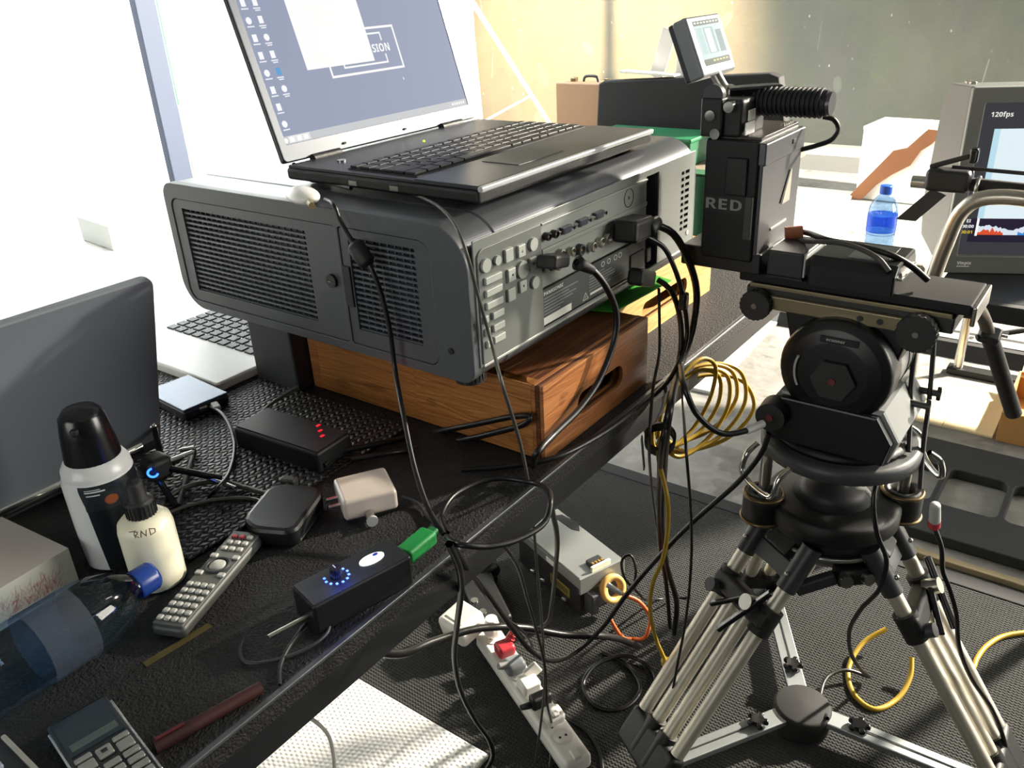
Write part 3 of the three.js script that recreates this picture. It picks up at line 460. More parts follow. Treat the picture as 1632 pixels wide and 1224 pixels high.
{ // phone with raised keys
  const t = thing('phone', 'black mobile phone with chrome sides and raised keys, at the bottom left corner', 'phone', [0.176, TT, -0.557], rad(-9));
  part('body', rb(0.05, 0.012, 0.116, 0.005, 3), std(0x1a1e24, 0.25), t, [0, 0.0065, 0]);
  for (const s of [-1, 1]) part('side_trim', rb(0.003, 0.006, 0.1, 0.0015), M.chrome, t, [s * 0.0245, 0.0085, 0.002], null, 'chrome side trim');
  part('screen', rb(0.042, 0.0012, 0.046, 0.0006), std(0x1c2a33, 0.12), t, [0, 0.0128, -0.03]); part('screen_strip', rb(0.036, 0.0008, 0.008, 0.0003), std(0x4d5856, 0.3), t, [0, 0.0135, -0.016]);
  const km = std(0x9c9f9a, 0.25, 0.5);
  part('key', rb(0.012, 0.003, 0.012, 0.002), km, t, [0, 0.0135, 0.006]); part('key_centre', rb(0.005, 0.0034, 0.005, 0.001), M.dark, t, [0, 0.0137, 0.006]);
  for (const s of [-1, 1]) { part('key', rb(0.013, 0.003, 0.0055, 0.0015), km, t, [s * 0.0145, 0.0135, 0.0005]); part('key', rb(0.0125, 0.003, 0.011, 0.002), km, t, [s * 0.0145, 0.0135, 0.0105]); }
  for (let r = 0; r < 4; r++) for (let c = 0; c < 3; c++) part('key', rb(0.0128, 0.003, 0.0065, 0.0015), km, t, [(c - 1) * 0.0147, 0.0135, 0.0215 + r * 0.0088]);
}
{ // corner of another keyboard
  const t = thing('keyboard', 'dark keyboard with pale keys cut off by the bottom left corner', 'keyboard', [0.06, TT, -0.5], rad(-1));
  part('body', rb(0.15, 0.016, 0.27, 0.004), M.dark, t, [0, 0.008, 0]); part('edge_trim', rb(0.004, 0.005, 0.266, 0.0015), M.alu, t, [0.0735, 0.0155, 0]);
  for (let r = 0; r < 5; r++) for (let c = 0; c < 9; c++) part('key', rb(0.017, 0.005, 0.021, 0.002, 1), std(0x8e96a6, 0.4), t, [0.052 - r * 0.021, 0.018, -0.11 + c * 0.027]);
}
{ // usb control box with lit ring
  const t = thing('control_box', 'black control box with a blue lit knob and glowing oval badge', 'control box', [0.421, TT, -0.527], rad(-13));
  part('case_body', rb(0.108, 0.034, 0.042, 0.003), std(0x16171a, 0.4), t, [0, 0.018, 0]);
  part('top_plate', rb(0.105, 0.0015, 0.039, 0.0006), std(0x2c2e31, 0.35), t, [0, 0.0352, 0]);
  const kb = part('knob', cy(0.0055, 0.0062, 0.011, 24), std(0x1a1b1f, 0.22), t, [-0.016, 0.041, -0.002]); part('pointer', rb(0.001, 0.001, 0.005, 0.0003), M.white, kb, [0, 0.0057, -0.002]);
  const led = std(0x9fb4ff, 0.4, 0, { emissive: 0x3a62ff, emissiveIntensity: 5 });
  for (let k = 0; k < 9; k++) { const a = -0.5 + k / 8 * 4.1; part('led', rb(0.0024, 0.001, 0.0024, 0.0005), led, t, [-0.016 + Math.cos(a) * 0.0115, 0.0364, -0.002 + Math.sin(a) * 0.0115]); }
  const pl = new THREE.PointLight(0x3a5cff, 0.004, 0, 2); pl.position.set(-0.016, 0.05, 0.014); pl.castShadow = true; t.add(pl);
  part('badge', cy(1, 1, 0.001, 32), std(0xffffff, 0.4, 0, { emissive: 0xf4f8e8, emissiveIntensity: 1.4 }), t, [0.0225, 0.0364, -0.001]).scale.set(0.0135, 1, 0.0072);
  part('badge_mark', cy(1, 1, 0.001, 20), M.blue, t, [0.0285, 0.0371, -0.004]).scale.set(0.003, 1, 0.0018);
  part('green_plug', rb(0.044, 0.016, 0.021, 0.004, 3), M.green, t, [0.077, 0.022, -0.005], [0, rad(16), 0], 'green plastic plug');
  part('plug_grip', rb(0.012, 0.009, 0.012, 0.003), std(0x166a34, 0.5), t, [0.101, 0.022, -0.012], [0, rad(16), 0]);
  part('jack', cy(0.0022, 0.0022, 0.04, 12), M.steel, t, [-0.074, 0.016, 0.006], [0, 0, Math.PI / 2]);
}
{ // flat adapter
  const t = thing('adapter_block', 'flat black adapter block with a dull silver lower edge, behind the remote', 'adapter', [0.468, TT, -0.688], rad(25));
  part('body', ext(rrect(-0.045, -0.034, 0.09, 0.068, [0.014, 0.02, 0.02, 0.03]), 0.024, 0.005).rotateX(-Math.PI / 2), std(0x111214, 0.4), t, [0, 0.001, 0]);
  part('edge_strip', rb(0.06, 0.004, 0.003, 0.001), std(0x8f8f8a, 0.35, 0.7), t, [-0.004, 0.0065, 0.0325]);
}
{ // white adapter on the mat, catching red light
  const t = thing('white_adapter', 'small white plastic adapter among the cables, catching red light', 'adapter', [0.545, TT, -0.637], rad(-32));
  part('body', rb(0.062, 0.026, 0.058, 0.005, 3), std(0xc9bdb2, 0.25), t, [0, 0.016, 0]);
  part('base_plate', rb(0.056, 0.004, 0.052, 0.001), M.dark, t, [0, 0.002, 0]);
  part('prong', rb(0.018, 0.004, 0.005, 0.001), M.steel, t, [-0.035, 0.014, 0.008]); part('prong', rb(0.018, 0.004, 0.005, 0.001), M.steel, t, [-0.035, 0.014, -0.008]);
  const c = part('plug_tip', cy(0.005, 0.005, 0.016, 14), M.steel, t, [-0.004, 0.008, 0.038], [Math.PI / 2, 0, 0]); part('tip_ring', cy(0.0065, 0.0065, 0.003, 14), M.lightGrey, c, [0, 0.008, 0]);
}
{ // box with red indicator lights
  const t = thing('power_supply', 'black power supply with red indicator lights beside the orange box', 'power supply', [0.585, TT, -0.81], rad(4));
  part('body', rb(0.062, 0.03, 0.15, 0.005, 3), std(0x17181a, 0.5), t, [0, 0.016, 0]); part('lid', rb(0.056, 0.002, 0.144, 0.0008), std(0x232326, 0.5), t, [0, 0.0315, 0]);
  const led = std(0x400000, 0.4, 0, { emissive: 0xff2030, emissiveIntensity: 0.9 });
  for (let k = 0; k < 3; k++) part('indicator', rb(0.006, 0.001, 0.004, 0.0005), led, t, [0.004 + k * 0.009, 0.033, 0.052 - k * 0.012], null, 'red indicator light');
  const pl = new THREE.PointLight(0xff2838, 0.0012, 0, 2); pl.position.set(0.01, 0.075, 0.06); pl.castShadow = true; t.add(pl);
}
{ // small folding stand with a lit ring
  const t = thing('mini_stand', 'small black folding stand with a blue lit ring beside the spray can', 'stand', [0.445, TT + 0.004, -0.86]);
  const hub = part('hub', rb(0.03, 0.03, 0.03, 0.008), M.black, t, [-0.012, 0.03, -0.012]);
  const ring = part('light_ring', to(0.0055, 0.0013, 20, 8, 4.2), std(0x2040ff, 0.4, 0, { emissive: 0x2f6bff, emissiveIntensity: 4 }), hub, [-0.014, 0.004, 0.0155], [0, -0.6, 1.6]);
  const R = (a, b, r, n = 'arm') => part(n, rod(a, b, r), M.blackGloss, t);
  R([-0.01, 0.03, -0.01], [0.03, 0.012, 0.05], 0.004); R([-0.01, 0.03, 0], [0.05, 0.006, -0.05], 0.004); R([0, 0.025, -0.02], [0.035, 0.04, -0.085], 0.004); R([-0.02, 0.02, 0], [-0.03, 0.004, 0.045], 0.004);
  part('clip', rod([0.022, 0.012, 0.03], [0.026, 0.011, 0.083], 0.003), M.chrome, t); part('clip', rod([0.0, 0.034, -0.005], [0.03, 0.033, 0.0], 0.0028), M.chrome, t); part('clip', rod([0.036, 0.02, -0.04], [0.05, 0.02, -0.03], 0.0028), M.chrome, t);
  part('knob', sp(0.007), M.chrome, t, [0.035, 0.042, -0.088]); part('foot', rod([-0.028, 0.004, 0.045], [0.06, 0.004, -0.05], 0.0035), M.black, t);
}
{ const a = [0.212, TT + 0.006, -0.527], b = [0.30, TT + 0.006, -0.507];   // red marker pen
  const t = thing('marker_pen', 'dark red marker pen lying near the front edge of the table', 'pen', a, rad(-13));
  part('barrel', cy(0.0055, 0.0055, 0.062, 16), std(0x3a1517, 0.6), t, [0.05, 0, 0], [0, 0, Math.PI / 2]); part('cap', cy(0.006, 0.0062, 0.03, 16), std(0x2c1012, 0.5), t, [0.005, 0, 0], [0, 0, Math.PI / 2]); part('clip', rb(0.024, 0.0015, 0.003, 0.0005), std(0x5a1f22, 0.35), t, [0.004, 0.0072, 0]);
}
single('tape_strip', 'dull yellow strip of tape stuck on the black table', 'tape', rb(0.066, 0.0006, 0.008, 0.0002), std(0x4e4520, 0.6), [0.285, TT + 0.0004, -0.622], [0, rad(-5), 0]);
{ // white ear-shaped cable winder beside the laptop on the projector
  const t = thing('usb_receiver', 'white oval plastic dongle hanging off the projector below the laptop', 'dongle', [0.667, 1.006, -0.815], rad(70));
  part('body', sp(0.025, 24, 16), M.whiteGloss, t, [0, 0.008, 0]).scale.set(1.35, 0.4, 0.72);
  part('strain_relief', rod([-0.022, 0.006, -0.002], [-0.06, 0.008, -0.012], 0.004), std(0x8a7a4e, 0.5), t);
}
// white table behind, in the glare of the wall
{
  const t = thing('white_table', 'white table in the glare behind the laptops at the left', 'table', [0.55, 0, -1.7]);
  part('table_top', rb(2.3, 0.03, 0.94, 0.004), M.white, t, [0, 0.684, 0]); for (const x of [-1.08, 1.08]) for (const z of [-0.4, 0.4]) part('leg', rb(0.04, 0.67, 0.04, 0.004), M.white, t, [x, 0.335, z]);
  const b = thing('carton', 'pale grey carton on the white table behind the laptops', 'box', [1.13, 0.6995, -2.0], rad(-6)); part('carton_body', rb(0.26, 0.06, 0.17, 0.003), std(0xc2c6c4, 0.6), b, [0, 0.03, 0]); part('tape', rb(0.05, 0.0008, 0.171, 0.0003), M.white, b, [0, 0.0603, 0]);
}
{ // upright dark board
  const t = thing('flag_board', 'narrow dark blue grey board standing upright in front of the white wall', 'board', [1.535, 0, -2.45]);
  part('board', ext(poly([[-0.03, 0], [0.036, 0], [0.028, 1.9], [-0.038, 1.9]]), 0.03, 0.002), std(0x56617a, 0.6), t, [0, 0.02, -0.015]);
  part('base', rb(0.16, 0.02, 0.16, 0.004), M.dark, t, [0, 0.01, 0]);
  const g = thing('green_placard', 'pale green placard on a post behind the dark upright board', 'placard', [1.78, 0, -2.72]); part('panel', ext(poly([[-0.03, 0.9], [0.012, 0.93], [0.0, 1.05], [-0.03, 1.25]]), 0.01), std(0x9ad8ae, 0.6), g, [0, 0, 0]); part('post', rb(0.02, 0.9, 0.02, 0.003), M.white, g, [-0.02, 0.45, 0.005]); part('foot', rb(0.14, 0.015, 0.14, 0.003), M.white, g, [-0.02, 0.008, 0.005]);
}
// ------------------------------------------------------------ tripod
const AX = 1.16, AZ = -0.278;
{
  const t = thing('tripod', 'heavy silver tube tripod with black castings standing on the carpet', 'tripod', [AX, 0, AZ]);
  const at = (az, r, y, s = 0) => { const a = rad(az), c = Math.cos(a), n = Math.sin(a); return [c * r - n * s * -1, y, -n * r + c * s]; };
  // castings between the legs
  const disc = lathe([[0.0001, 0.385], [0.035, 0.385], [0.062, 0.405], [0.082, 0.435], [0.086, 0.462]], 36);
  part('bowl', disc, std(0x1d1e20, 0.45), t); part('bowl_rim', to(0.086, 0.0045, 48, 10), M.steel, t, [0, 0.436, 0], [Math.PI / 2, 0, 0], 'worn bright bowl rim');
  part('spider', lathe([[0.03, 0.462], [0.092, 0.462], [0.1, 0.47], [0.1, 0.492], [0.092, 0.5], [0.03, 0.5]], 40), M.black, t);
  part('riser', lathe([[0.022, 0.498], [0.06, 0.498], [0.042, 0.518], [0.022, 0.528]], 30), std(0x2b2c2f, 0.55), t);
  part('clamp_bolt', lathe([[0.0001, 0.52], [0.02, 0.52], [0.022, 0.555], [0.014, 0.562], [0.02, 0.57], [0.02, 0.585], [0.0001, 0.585]], 14), M.chrome, t, null, null, 'chrome clamp bolt');
  part('head_flange', lathe([[0.03, 0.575], [0.095, 0.575], [0.113, 0.584], [0.114, 0.6], [0.105, 0.606], [0.03, 0.608]], 44), std(0x3d4042, 0.45), t);
  part('flange_ring', lathe([[0.03, 0.606], [0.095, 0.606], [0.097, 0.613], [0.09, 0.619], [0.03, 0.619]], 40), M.black, t);
  [147, -87, 30].forEach((az, i) => {
    const lobe = part('socket', lathe([[0.0001, 0], [0.026, 0], [0.031, 0.008], [0.031, 0.04], [0.026, 0.05], [0.018, 0.05], [0.016, 0.03], [0.0001, 0.03]], 24), M.black, t, at(az + (i === 1 ? 30 : i === 0 ? -22 : 0), 0.105, 0.458));
    part('socket_ring', to(0.029, 0.003, 28, 8), std(0x7c6a4a, 0.35, 0.8), lobe, [0, 0.046, 0], [Math.PI / 2, 0, 0]); part('socket_ring', to(0.031, 0.003, 28, 8), std(0x7c6a4a, 0.35, 0.8), lobe, [0, 0.004, 0], [Math.PI / 2, 0, 0]);
    const post = part('post', cy(0.009, 0.009, 0.09, 14), M.steel, lobe, [0, 0.07, 0]);
    // latch_bail
    const q = at(az + (i === 1 ? 30 : i === 0 ? -2 : 0), 0.12, 0), w = 0.04, A = rad(az + (i === 1 ? 30 : i === 0 ? -2 : 0)), sx = -Math.sin(A), sz = -Math.cos(A);
    const bp = (s, y, o) => [q[0] + sx * s * w + Math.cos(A) * o, y, q[2] + sz * s * w - Math.sin(A) * o];
    part('latch_bail', tube([bp(-1, 0.594, -0.005), bp(-1, 0.58, 0.012), bp(-0.95, 0.552, 0.02), bp(-0.5, 0.545, 0.02), bp(0.5, 0.545, 0.02), bp(0.95, 0.552, 0.02), bp(1, 0.58, 0.012), bp(1, 0.594, -0.005)], 0.0045, 50), M.chrome, t);
    // leg
    const top = 0.43, rt = 0.088, rb_ = 0.345, yb = 0.03;
    const P = (k, s, lift = 0) => { const r = rt + (rb_ - rt) * k, y = top + (yb - top) * k; return at(az, r + lift * 0.85, y + lift * 0.54, s); };
    const leg = part('leg', merge([rod(P(0, -0.052), P(0.78, -0.052), 0.0115, 20), rod(P(0, 0.052), P(0.78, 0.052), 0.0115, 20)]), M.alu, t, null, null, 'satin aluminium leg');
    for (const s of [-0.0175, 0.0175]) part('tube', rod(P(0.22, s), P(0.84, s), 0.0115, 20), M.alu, leg);
    for (const s of [-0.052, 0.052]) { part('collar', rod(P(-0.06, s), P(0.1, s), 0.0155, 20), std(0x2f3134, 0.45), leg); part('collar_screw', sp(0.004, 10, 8), M.steel, leg, P(0.05, s, 0.016)); }
    // arched yoke plate between the collars
    const yk = new THREE.Shape(); yk.moveTo(-0.056, -0.014); yk.quadraticCurveTo(0, -0.004, 0.056, -0.014); yk.lineTo(0.056, 0.018); yk.lineTo(-0.056, 0.018); yk.closePath();
    const yg = ext(yk, 0.01, 0.002); const a0 = V(...P(0.06, 0)), dn = V(...P(1, 0)).sub(V(...P(0, 0))).normalize(), sv = V(...P(0, 1)).sub(V(...P(0, 0))).normalize(), up = dn.clone().negate(), nn = sv.clone().cross(up);
    const mm = new THREE.Matrix4().makeBasis(sv, up, nn); mm.setPosition(a0); yg.applyMatrix4(mm); part('yoke', yg, std(0x4a4c4e, 0.5), leg);
    part('hinge', beam(at(az, 0.06, 0.452), P(0.02, 0), 0.05, 0.022, 0.004), M.black, leg);
    for (const s of [-0.02, 0.02]) part('hinge_bolt', cy(0.009, 0.009, 0.008, 6), M.steel, leg, at(az, 0.075, 0.418, s), [0.9, 0, 0.3]);
    // stage clamp
    const cl = part('clamp', beam(P(0.22, -0.066, 0.004), P(0.22, 0.066, 0.004), 0.03, 0.034, 0.008, [dn.x, dn.y, dn.z]), M.black, leg);
    for (const s of [-0.052, 0.052]) part('clamp_collar', rod(P(0.175, s), P(0.27, s), 0.018, 20), M.rubber, leg);
    part('clamp_knob', rod(P(0.2, -0.03, 0.01), P(0.2, -0.03, 0.034), 0.0125, 20), M.steel, leg, null, null, 'bright clamp knob'); part('clamp_knob', rod(P(0.25, 0.05, 0.01), P(0.25, 0.05, 0.03), 0.011, 20), M.charcoal, leg);
    part('lever', beam(P(0.12, -0.055, 0.026), P(0.34, -0.012, 0.03), 0.012, 0.008, 0.003), M.blackGloss, leg); part('lever', beam(P(0.19, -0.02, 0.022), P(0.3, 0.03, 0.026), 0.01, 0.008, 0.003), M.blackGloss, leg);
    // lower casting and foot
    part('lower_casting', beam(P(0.78, 0), P(0.93, 0), 0.132, 0.03, 0.01, [nn.x, nn.y, nn.z]), M.black, leg);
    for (const s of [-0.0175, 0.0175]) part('lower_collar', rod(P(0.76, s), P(0.9, s), 0.016, 18), M.black, leg);
    part('foot', lathe([[0.0001, 0], [0.03, 0], [0.032, 0.008], [0.02, 0.02], [0.014, 0.034], [0.0001, 0.034]], 24), M.rubber, leg, at(az, rb_ + 0.005, 0.008));
    // spreader arm
    const a1 = at(az, 0.04, 0.045), a2 = at(az, 0.3, 0.04);
    const arm = part('spreader_arm', beam(a1, a2, 0.034, 0.012, 0.002), std(0x9fa5a6, 0.4, 0.8), t, null, null, 'flat grey spreader arm');
    part('slot', beam(at(az, 0.1, 0.0515), at(az, 0.27, 0.0475), 0.0022, 0.001, 0.0003), M.blackMatte, arm);
    const kn = []; for (let k = 0; k < 5; k++) kn.push(mv(rb(0.012, 0.01, 0.011, 0.004), Math.cos(k * 1.2566) * 0.013, 0, Math.sin(k * 1.2566) * 0.013, 0, -k * 1.2566, 0)); kn.push(cy(0.011, 0.011, 0.01, 16));
    part('star_knob', merge(kn), M.blackGloss, arm, at(az, 0.095, 0.058));
    part('arm_clip', rb(0.05, 0.02, 0.03, 0.005), M.black, arm, at(az, 0.3, 0.045), [0, rad(az), 0]);
  });
  const hz = part('front_hinge', beam(at(206, 0.088, 0.412), at(238, 0.088, 0.412), 0.03, 0.03, 0.006), M.black, t);
  for (const a of [213, 231]) { part('hinge_bolt', along(cy(0.0095, 0.0095, 0.01, 14), at(a, 0.1, 0.414), at(a, 0.112, 0.416)), M.steel, hz); part('hinge_strut', beam(at(a + (a < 220 ? -6 : 6), 0.09, 0.41), at(a < 220 ? 176 : 268, 0.11, 0.385), 0.016, 0.02, 0.004), std(0x33363a, 0.45), hz); }
  part('spreader_hub', lathe([[0.0001, 0.008], [0.045, 0.008], [0.05, 0.014], [0.05, 0.05], [0.044, 0.058], [0.0001, 0.06]], 32), std(0x0f1011, 0.75), t);
}
// ------------------------------------------------------------ fluid head
{
  const t = thing('fluid_head', 'black fluid head with a big round drag drum on top of the tripod', 'tripod head', [AX, 0.6195, AZ]);
  const g = std(0x7d807f, 0.4), bk = std(0x121315, 0.4);
  part('base_block', ext(poly([[-0.085, 0], [0.085, 0], [0.095, 0.035], [0.07, 0.075], [-0.07, 0.075], [-0.095, 0.035]]), 0.16, 0.005).rotateY(Math.PI / 2), g, t, [-0.08, 0, 0]);
  part('base_front', ext(poly([[-0.08, 0], [0.08, 0], [0.088, 0.035], [0.065, 0.07], [-0.065, 0.07], [-0.088, 0.035]]), 0.012, 0.003).rotateY(Math.PI / 2), bk, t, [-0.092, 0, 0]);
  const yD = 0.118;
  part('drum', cy(0.0735, 0.0735, 0.17, 44), g, t, [0.05, yD, 0], [0, 0, Math.PI / 2], 'grey barrel of the drum');
  part('drum_cap', lathe([[0.0001, 0.072], [0.045, 0.072], [0.047, 0.069], [0.062, 0.068], [0.064, 0.065], [0.072, 0.062], [0.0755, 0.056], [0.0755, 0.018], [0.07, 0.016]], 44), bk, t, [-0.02, yD, 0], [0, 0, Math.PI / 2], 'black round drag dial');
  part('dial_hex', cy(0.03, 0.03, 0.008, 6), M.black, t, [-0.097, yD - 0.004, 0.004], [0, 0, Math.PI / 2]); part('dial_screw', cy(0.005, 0.005, 0.004, 12), std(0x6a3030, 0.4), t, [-0.102, yD - 0.004, 0.004], [0, 0, Math.PI / 2]);
  part('dial_mark', to(0.05, 0.0018, 20, 6, 0.9), M.lightGrey, t, [-0.0925, yD, 0], [0, Math.PI / 2, -0.5]);
  const name = ctex(256, 48, (c, w, h) => { c.fillStyle = '#121315'; c.fillRect(0, 0, w, h); c.fillStyle = '#b8bab8'; c.font = 'bold 32px sans-serif'; c.fillText('oconnor', 40, 34); });
  part('name_plate', new THREE.PlaneGeometry(0.05, 0.0094), std(0xffffff, 0.5, 0, { map: name }), t, [-0.0912, yD + 0.05, 0.004], [0, -Math.PI / 2, 0]);
  for (const x of [0.01, 0.035]) part('drum_seam', to(0.0738, 0.0009, 44, 6), M.dark, t, [x, yD, 0], [0, Math.PI / 2, 0]);
  const kn = part('pan_knob', cy(0.021, 0.023, 0.03, 24), M.black, t, [-0.1, 0.045, -0.07], [0, 0, Math.PI / 2]); part('knob_screw', cy(0.005, 0.005, 0.003, 10), std(0x7a3a34, 0.4), kn, [0, 0.0155, 0]);
  part('pan_knob_neck', cy(0.013, 0.013, 0.03, 16), M.black, t, [-0.08, 0.045, -0.07], [0, 0, Math.PI / 2]);
  for (const z of [0.03, 0.065]) { const b = part('wing_bolt', cy(0.005, 0.005, 0.03, 10), M.charcoal, t, [0.055, 0.05, 0.095 + (z - 0.03) * 0.1], [Math.PI / 2, 0, 0]); b.position.x = 0.02 + (z - 0.03) * 1.4; part('wing', rb(0.005, 0.006, 0.022, 0.002), M.black, b, [0, 0.012, 0]); }
  part('saddle', ext(poly([[-0.085, 0.06], [-0.07, 0], [0.07, 0], [0.085, 0.06]]), 0.1, 0.004).rotateY(Math.PI / 2), M.black, t, [-0.055, 0.13, 0]);
  // pan handle
  const hb = part('pan_handle', tube([[0.04, 0.175, 0.09], [0.1, 0.18, 0.11], [0.15, 0.16, 0.125], [0.185, 0.13, 0.135], [0.2, 0.1, 0.145]], 0.0095, 40), std(0x6d665c, 0.35, 0.7), t, null, null, 'bent metal pan handle');
  part('handle_grip', rod([0.2, 0.1, 0.145], [0.27, -0.05, 0.195], 0.0125, 18), M.black, hb);
  part('handle_clamp', rb(0.028, 0.02, 0.03, 0.005), M.black, hb, [0.2, 0.102, 0.145], [0.3, 0.2, 0.6]); part('clamp_lever', rod([0.185, 0.1, 0.13], [0.225, 0.108, 0.185], 0.004), M.black, hb); part('clamp_pin', cy(0.005, 0.005, 0.012, 12), M.chrome, hb, [0.206, 0.104, 0.163], [Math.PI / 2, 0, 0]);
}
// ------------------------------------------------------------ sliding plate
{
  const t = thing('camera_plate', 'black sliding camera plate with bronze side rails on the fluid head', 'camera plate', [AX, 0.809, AZ]);
  const bronze = std(0x8d8266, 0.4, 0.7);
  part('plate', rb(0.116, 0.022, 0.27, 0.003), M.black, t, [0, 0.013, -0.005]); part('top_slide', rb(0.1, 0.014, 0.3, 0.003), M.blackMatte, t, [0, 0.033, -0.005]);
  for (const s of [-1, 1]) { part('side_rail', rb(0.008, 0.02, 0.2, 0.002), bronze, t, [s * 0.062, 0.006, -0.004], null, 'bronze side rail'); part('slide_edge', rb(0.004, 0.006, 0.26, 0.001), bronze, t, [s * 0.0585, 0.026, -0.004]); }
  const knob = (z, r) => { const k = part('plate_knob', cy(r, r, 0.014, 28), M.black, t, [-0.074, 0.003, z], [0, 0, Math.PI / 2]); const q = []; for (let i = 0; i < 20; i++) q.push(mv(bx(0.002, 0.012, 0.003), Math.cos(i * 0.314) * r, 0, Math.sin(i * 0.314) * r, 0, -i * 0.314, 0)); part('knob_knurl', merge(q), M.rubber, k).userData.kind = 'stuff'; part('knob_screw', cy(0.004, 0.004, 0.003, 10), M.steel, k, [0, 0.008, 0]); };
  knob(-0.118, 0.021); knob(0.092, 0.024);
  for (const z of [0.02, 0.045]) part('rail_screw', cy(0.004, 0.004, 0.004, 12), M.dark, t, [-0.066, 0.006, z], [0, 0, Math.PI / 2]);
  part('end_stop', rb(0.1, 0.026, 0.006, 0.002), M.steel, t, [0, 0.026, 0.148], null, 'bright metal end stop');
}
// ------------------------------------------------------------ cinema camera
{
  const t = thing('cinema_camera', 'boxy black cinema camera with small tilted monitor on the tripod plate', 'camera', [AX, 0.849, -0.45]);
  const bl = std(0x0c0d0e, 0.6), pale = std(0x5c5c5f, 0.38, 0.5);
  part('body', rb(0.15, 0.165, 0.076, 0.004), bl, t, [0.01, 0.1, 0]);
  part('foot_block', rb(0.12, 0.03, 0.12, 0.003), M.black, t, [0, 0.015, -0.01]);
  part('side_ridge', rb(0.006, 0.05, 0.03, 0.002), M.black, t, [-0.067, 0.135, 0.01]); part('side_ridge', rb(0.006, 0.06, 0.012, 0.002), std(0x3a3b3a, 0.5), t, [-0.067, 0.08, 0.03]);
  const logo = ctex(256, 96, (c, w, h) => { c.fillStyle = '#0f1011'; c.fillRect(0, 0, w, h); c.fillStyle = '#8b8f86'; c.save(); c.scale(1.36, 1); c.font = 'bold 88px sans-serif'; c.fillText('RED', 2, 80); c.restore(); });
  part('logo', new THREE.PlaneGeometry(0.064, 0.0225), std(0xffffff, 0.5, 0, { map: logo }), t, [-0.0656, 0.096, -0.004], [0, -Math.PI / 2, 0]);
  // rear module
  part('rear_plate', rb(0.15, 0.15, 0.006, 0.003), pale, t, [0.012, 0.102, 0.041], null, 'grey metal rear plate'); part('rear_cap', rb(0.15, 0.03, 0.012, 0.003), pale, t, [0.012, 0.165, 0.041]);
  part('card_slot', ext(poly([[0, 0], [0.006, 0], [0.034, 0.042], [0.028, 0.042]]), 0.002), M.blackMatte, t, [0.012, 0.085, 0.0435]); part('slot_guard', ext(poly([[0, 0], [0.03, 0], [0.03, 0.044], [0.026, 0.044]]), 0.0015), M.aluDull, t, [0.02, 0.082, 0.0436]);
  part('grip_line', rb(0.06, 0.004, 0.002, 0.0008), M.aluDull, t, [0.012, 0.055, 0.045]); part('rear_port', rb(0.012, 0.006, 0.002, 0.0006), M.blackMatte, t, [0.04, 0.167, 0.0475]);
  part('top_deck', rb(0.14, 0.004, 0.07, 0.001), std(0x2a1c1a, 0.35), t, [0.012, 0.184, 0.002]); const sc = []; for (let k = 0; k < 5; k++) part('deck_screw', cy(0.0028, 0.0028, 0.003, 8), M.steel, t, [0.045 + k * 0.008, 0.187, 0.028]);
  // top bracket, knobs, lens mount side
  part('bracket', rb(0.08, 0.05, 0.05, 0.006), M.black, t, [-0.02, 0.208, -0.015]); part('bracket_arm', beam([-0.02, 0.236, -0.03], [0.02, 0.238, 0.03], 0.03, 0.014, 0.004), M.blackGloss, t); part('bright_tag', rb(0.03, 0.016, 0.002, 0.0006), M.whiteGloss, t, [-0.045, 0.196, 0.015]); part('bright_tag', rb(0.022, 0.014, 0.002, 0.0006), M.whiteGloss, t, [-0.034, 0.211, 0.012], null, 'white gaffer tag');
  for (const [y, z] of [[0.213, -0.03], [0.19, -0.022], [0.225, -0.005]]) part('thumb_screw', cy(0.007, 0.007, 0.016, 16), M.chrome, t, [-0.066, y, z], [0, 0, Math.PI / 2]);
  part('side_bracket', rb(0.02, 0.05, 0.03, 0.003), M.black, t, [-0.06, 0.21, -0.03]);
  part('lens_mount', cy(0.034, 0.036, 0.014, 32), M.black, t, [0.01, 0.1, -0.045], [Math.PI / 2, 0, 0]); part('mount_ring', to(0.032, 0.003, 28, 8), M.gold, t, [0.01, 0.1, -0.052]);
  // handle
  const rg = []; for (let k = 0; k < 15; k++) rg.push(mv(to(0.0175, 0.0022, 22, 6), 0, 0, k * 0.0062));
  const hd = part('top_handle', rod([0.0, 0.224, -0.02], [0.0, 0.224, 0.1], 0.0165, 24), std(0x17181c, 0.6), t, null, null, 'black ribbed rubber handle'); const hr = part('handle_ribs', merge(rg), std(0x17181c, 0.6), hd, [0, 0.224, 0.005]); hr.userData.kind = 'stuff';
  part('handle_cap', cy(0.015, 0.015, 0.005, 24), pale, hd, [0, 0.224, 0.103], [Math.PI / 2, 0, 0], 'bright end cap');
  part('handle_post', rb(0.026, 0.03, 0.026, 0.005), M.black, t, [0, 0.205, -0.015]);
  // small monitor
  const mon = part('monitor', rb(0.107, 0.08, 0.022, 0.004), std(0x7e8286, 0.38), t, [-0.007, 0.292, -0.072], [-0.4, 0, 0], 'small grey touch monitor');
  const ms = ctex(320, 240, (c, w, h) => { c.fillStyle = '#c4dee0'; c.fillRect(0, 0, w, h); c.fillStyle = '#8fb3bb'; c.fillRect(96, 40, 120, 140); c.fillStyle = '#e3f2f2'; c.fillRect(114, 46, 70, 130); c.fillStyle = '#6d8f98'; c.fillRect(236, 60, 70, 120); c.fillStyle = '#a9cfd4'; c.fillRect(20, 40, 60, 140); c.fillStyle = '#4a5a58'; c.fillRect(0, 0, w, 26); c.fillRect(0, 206, w, 34); c.fillStyle = '#ffffff'; for (let k = 0; k < 8; k++) c.fillRect(12 + k * 38, 8, 24, 9); c.fillStyle = '#e2e68a'; for (let k = 0; k < 5; k++) c.fillRect(110 + k * 40, 214, 26, 9); });
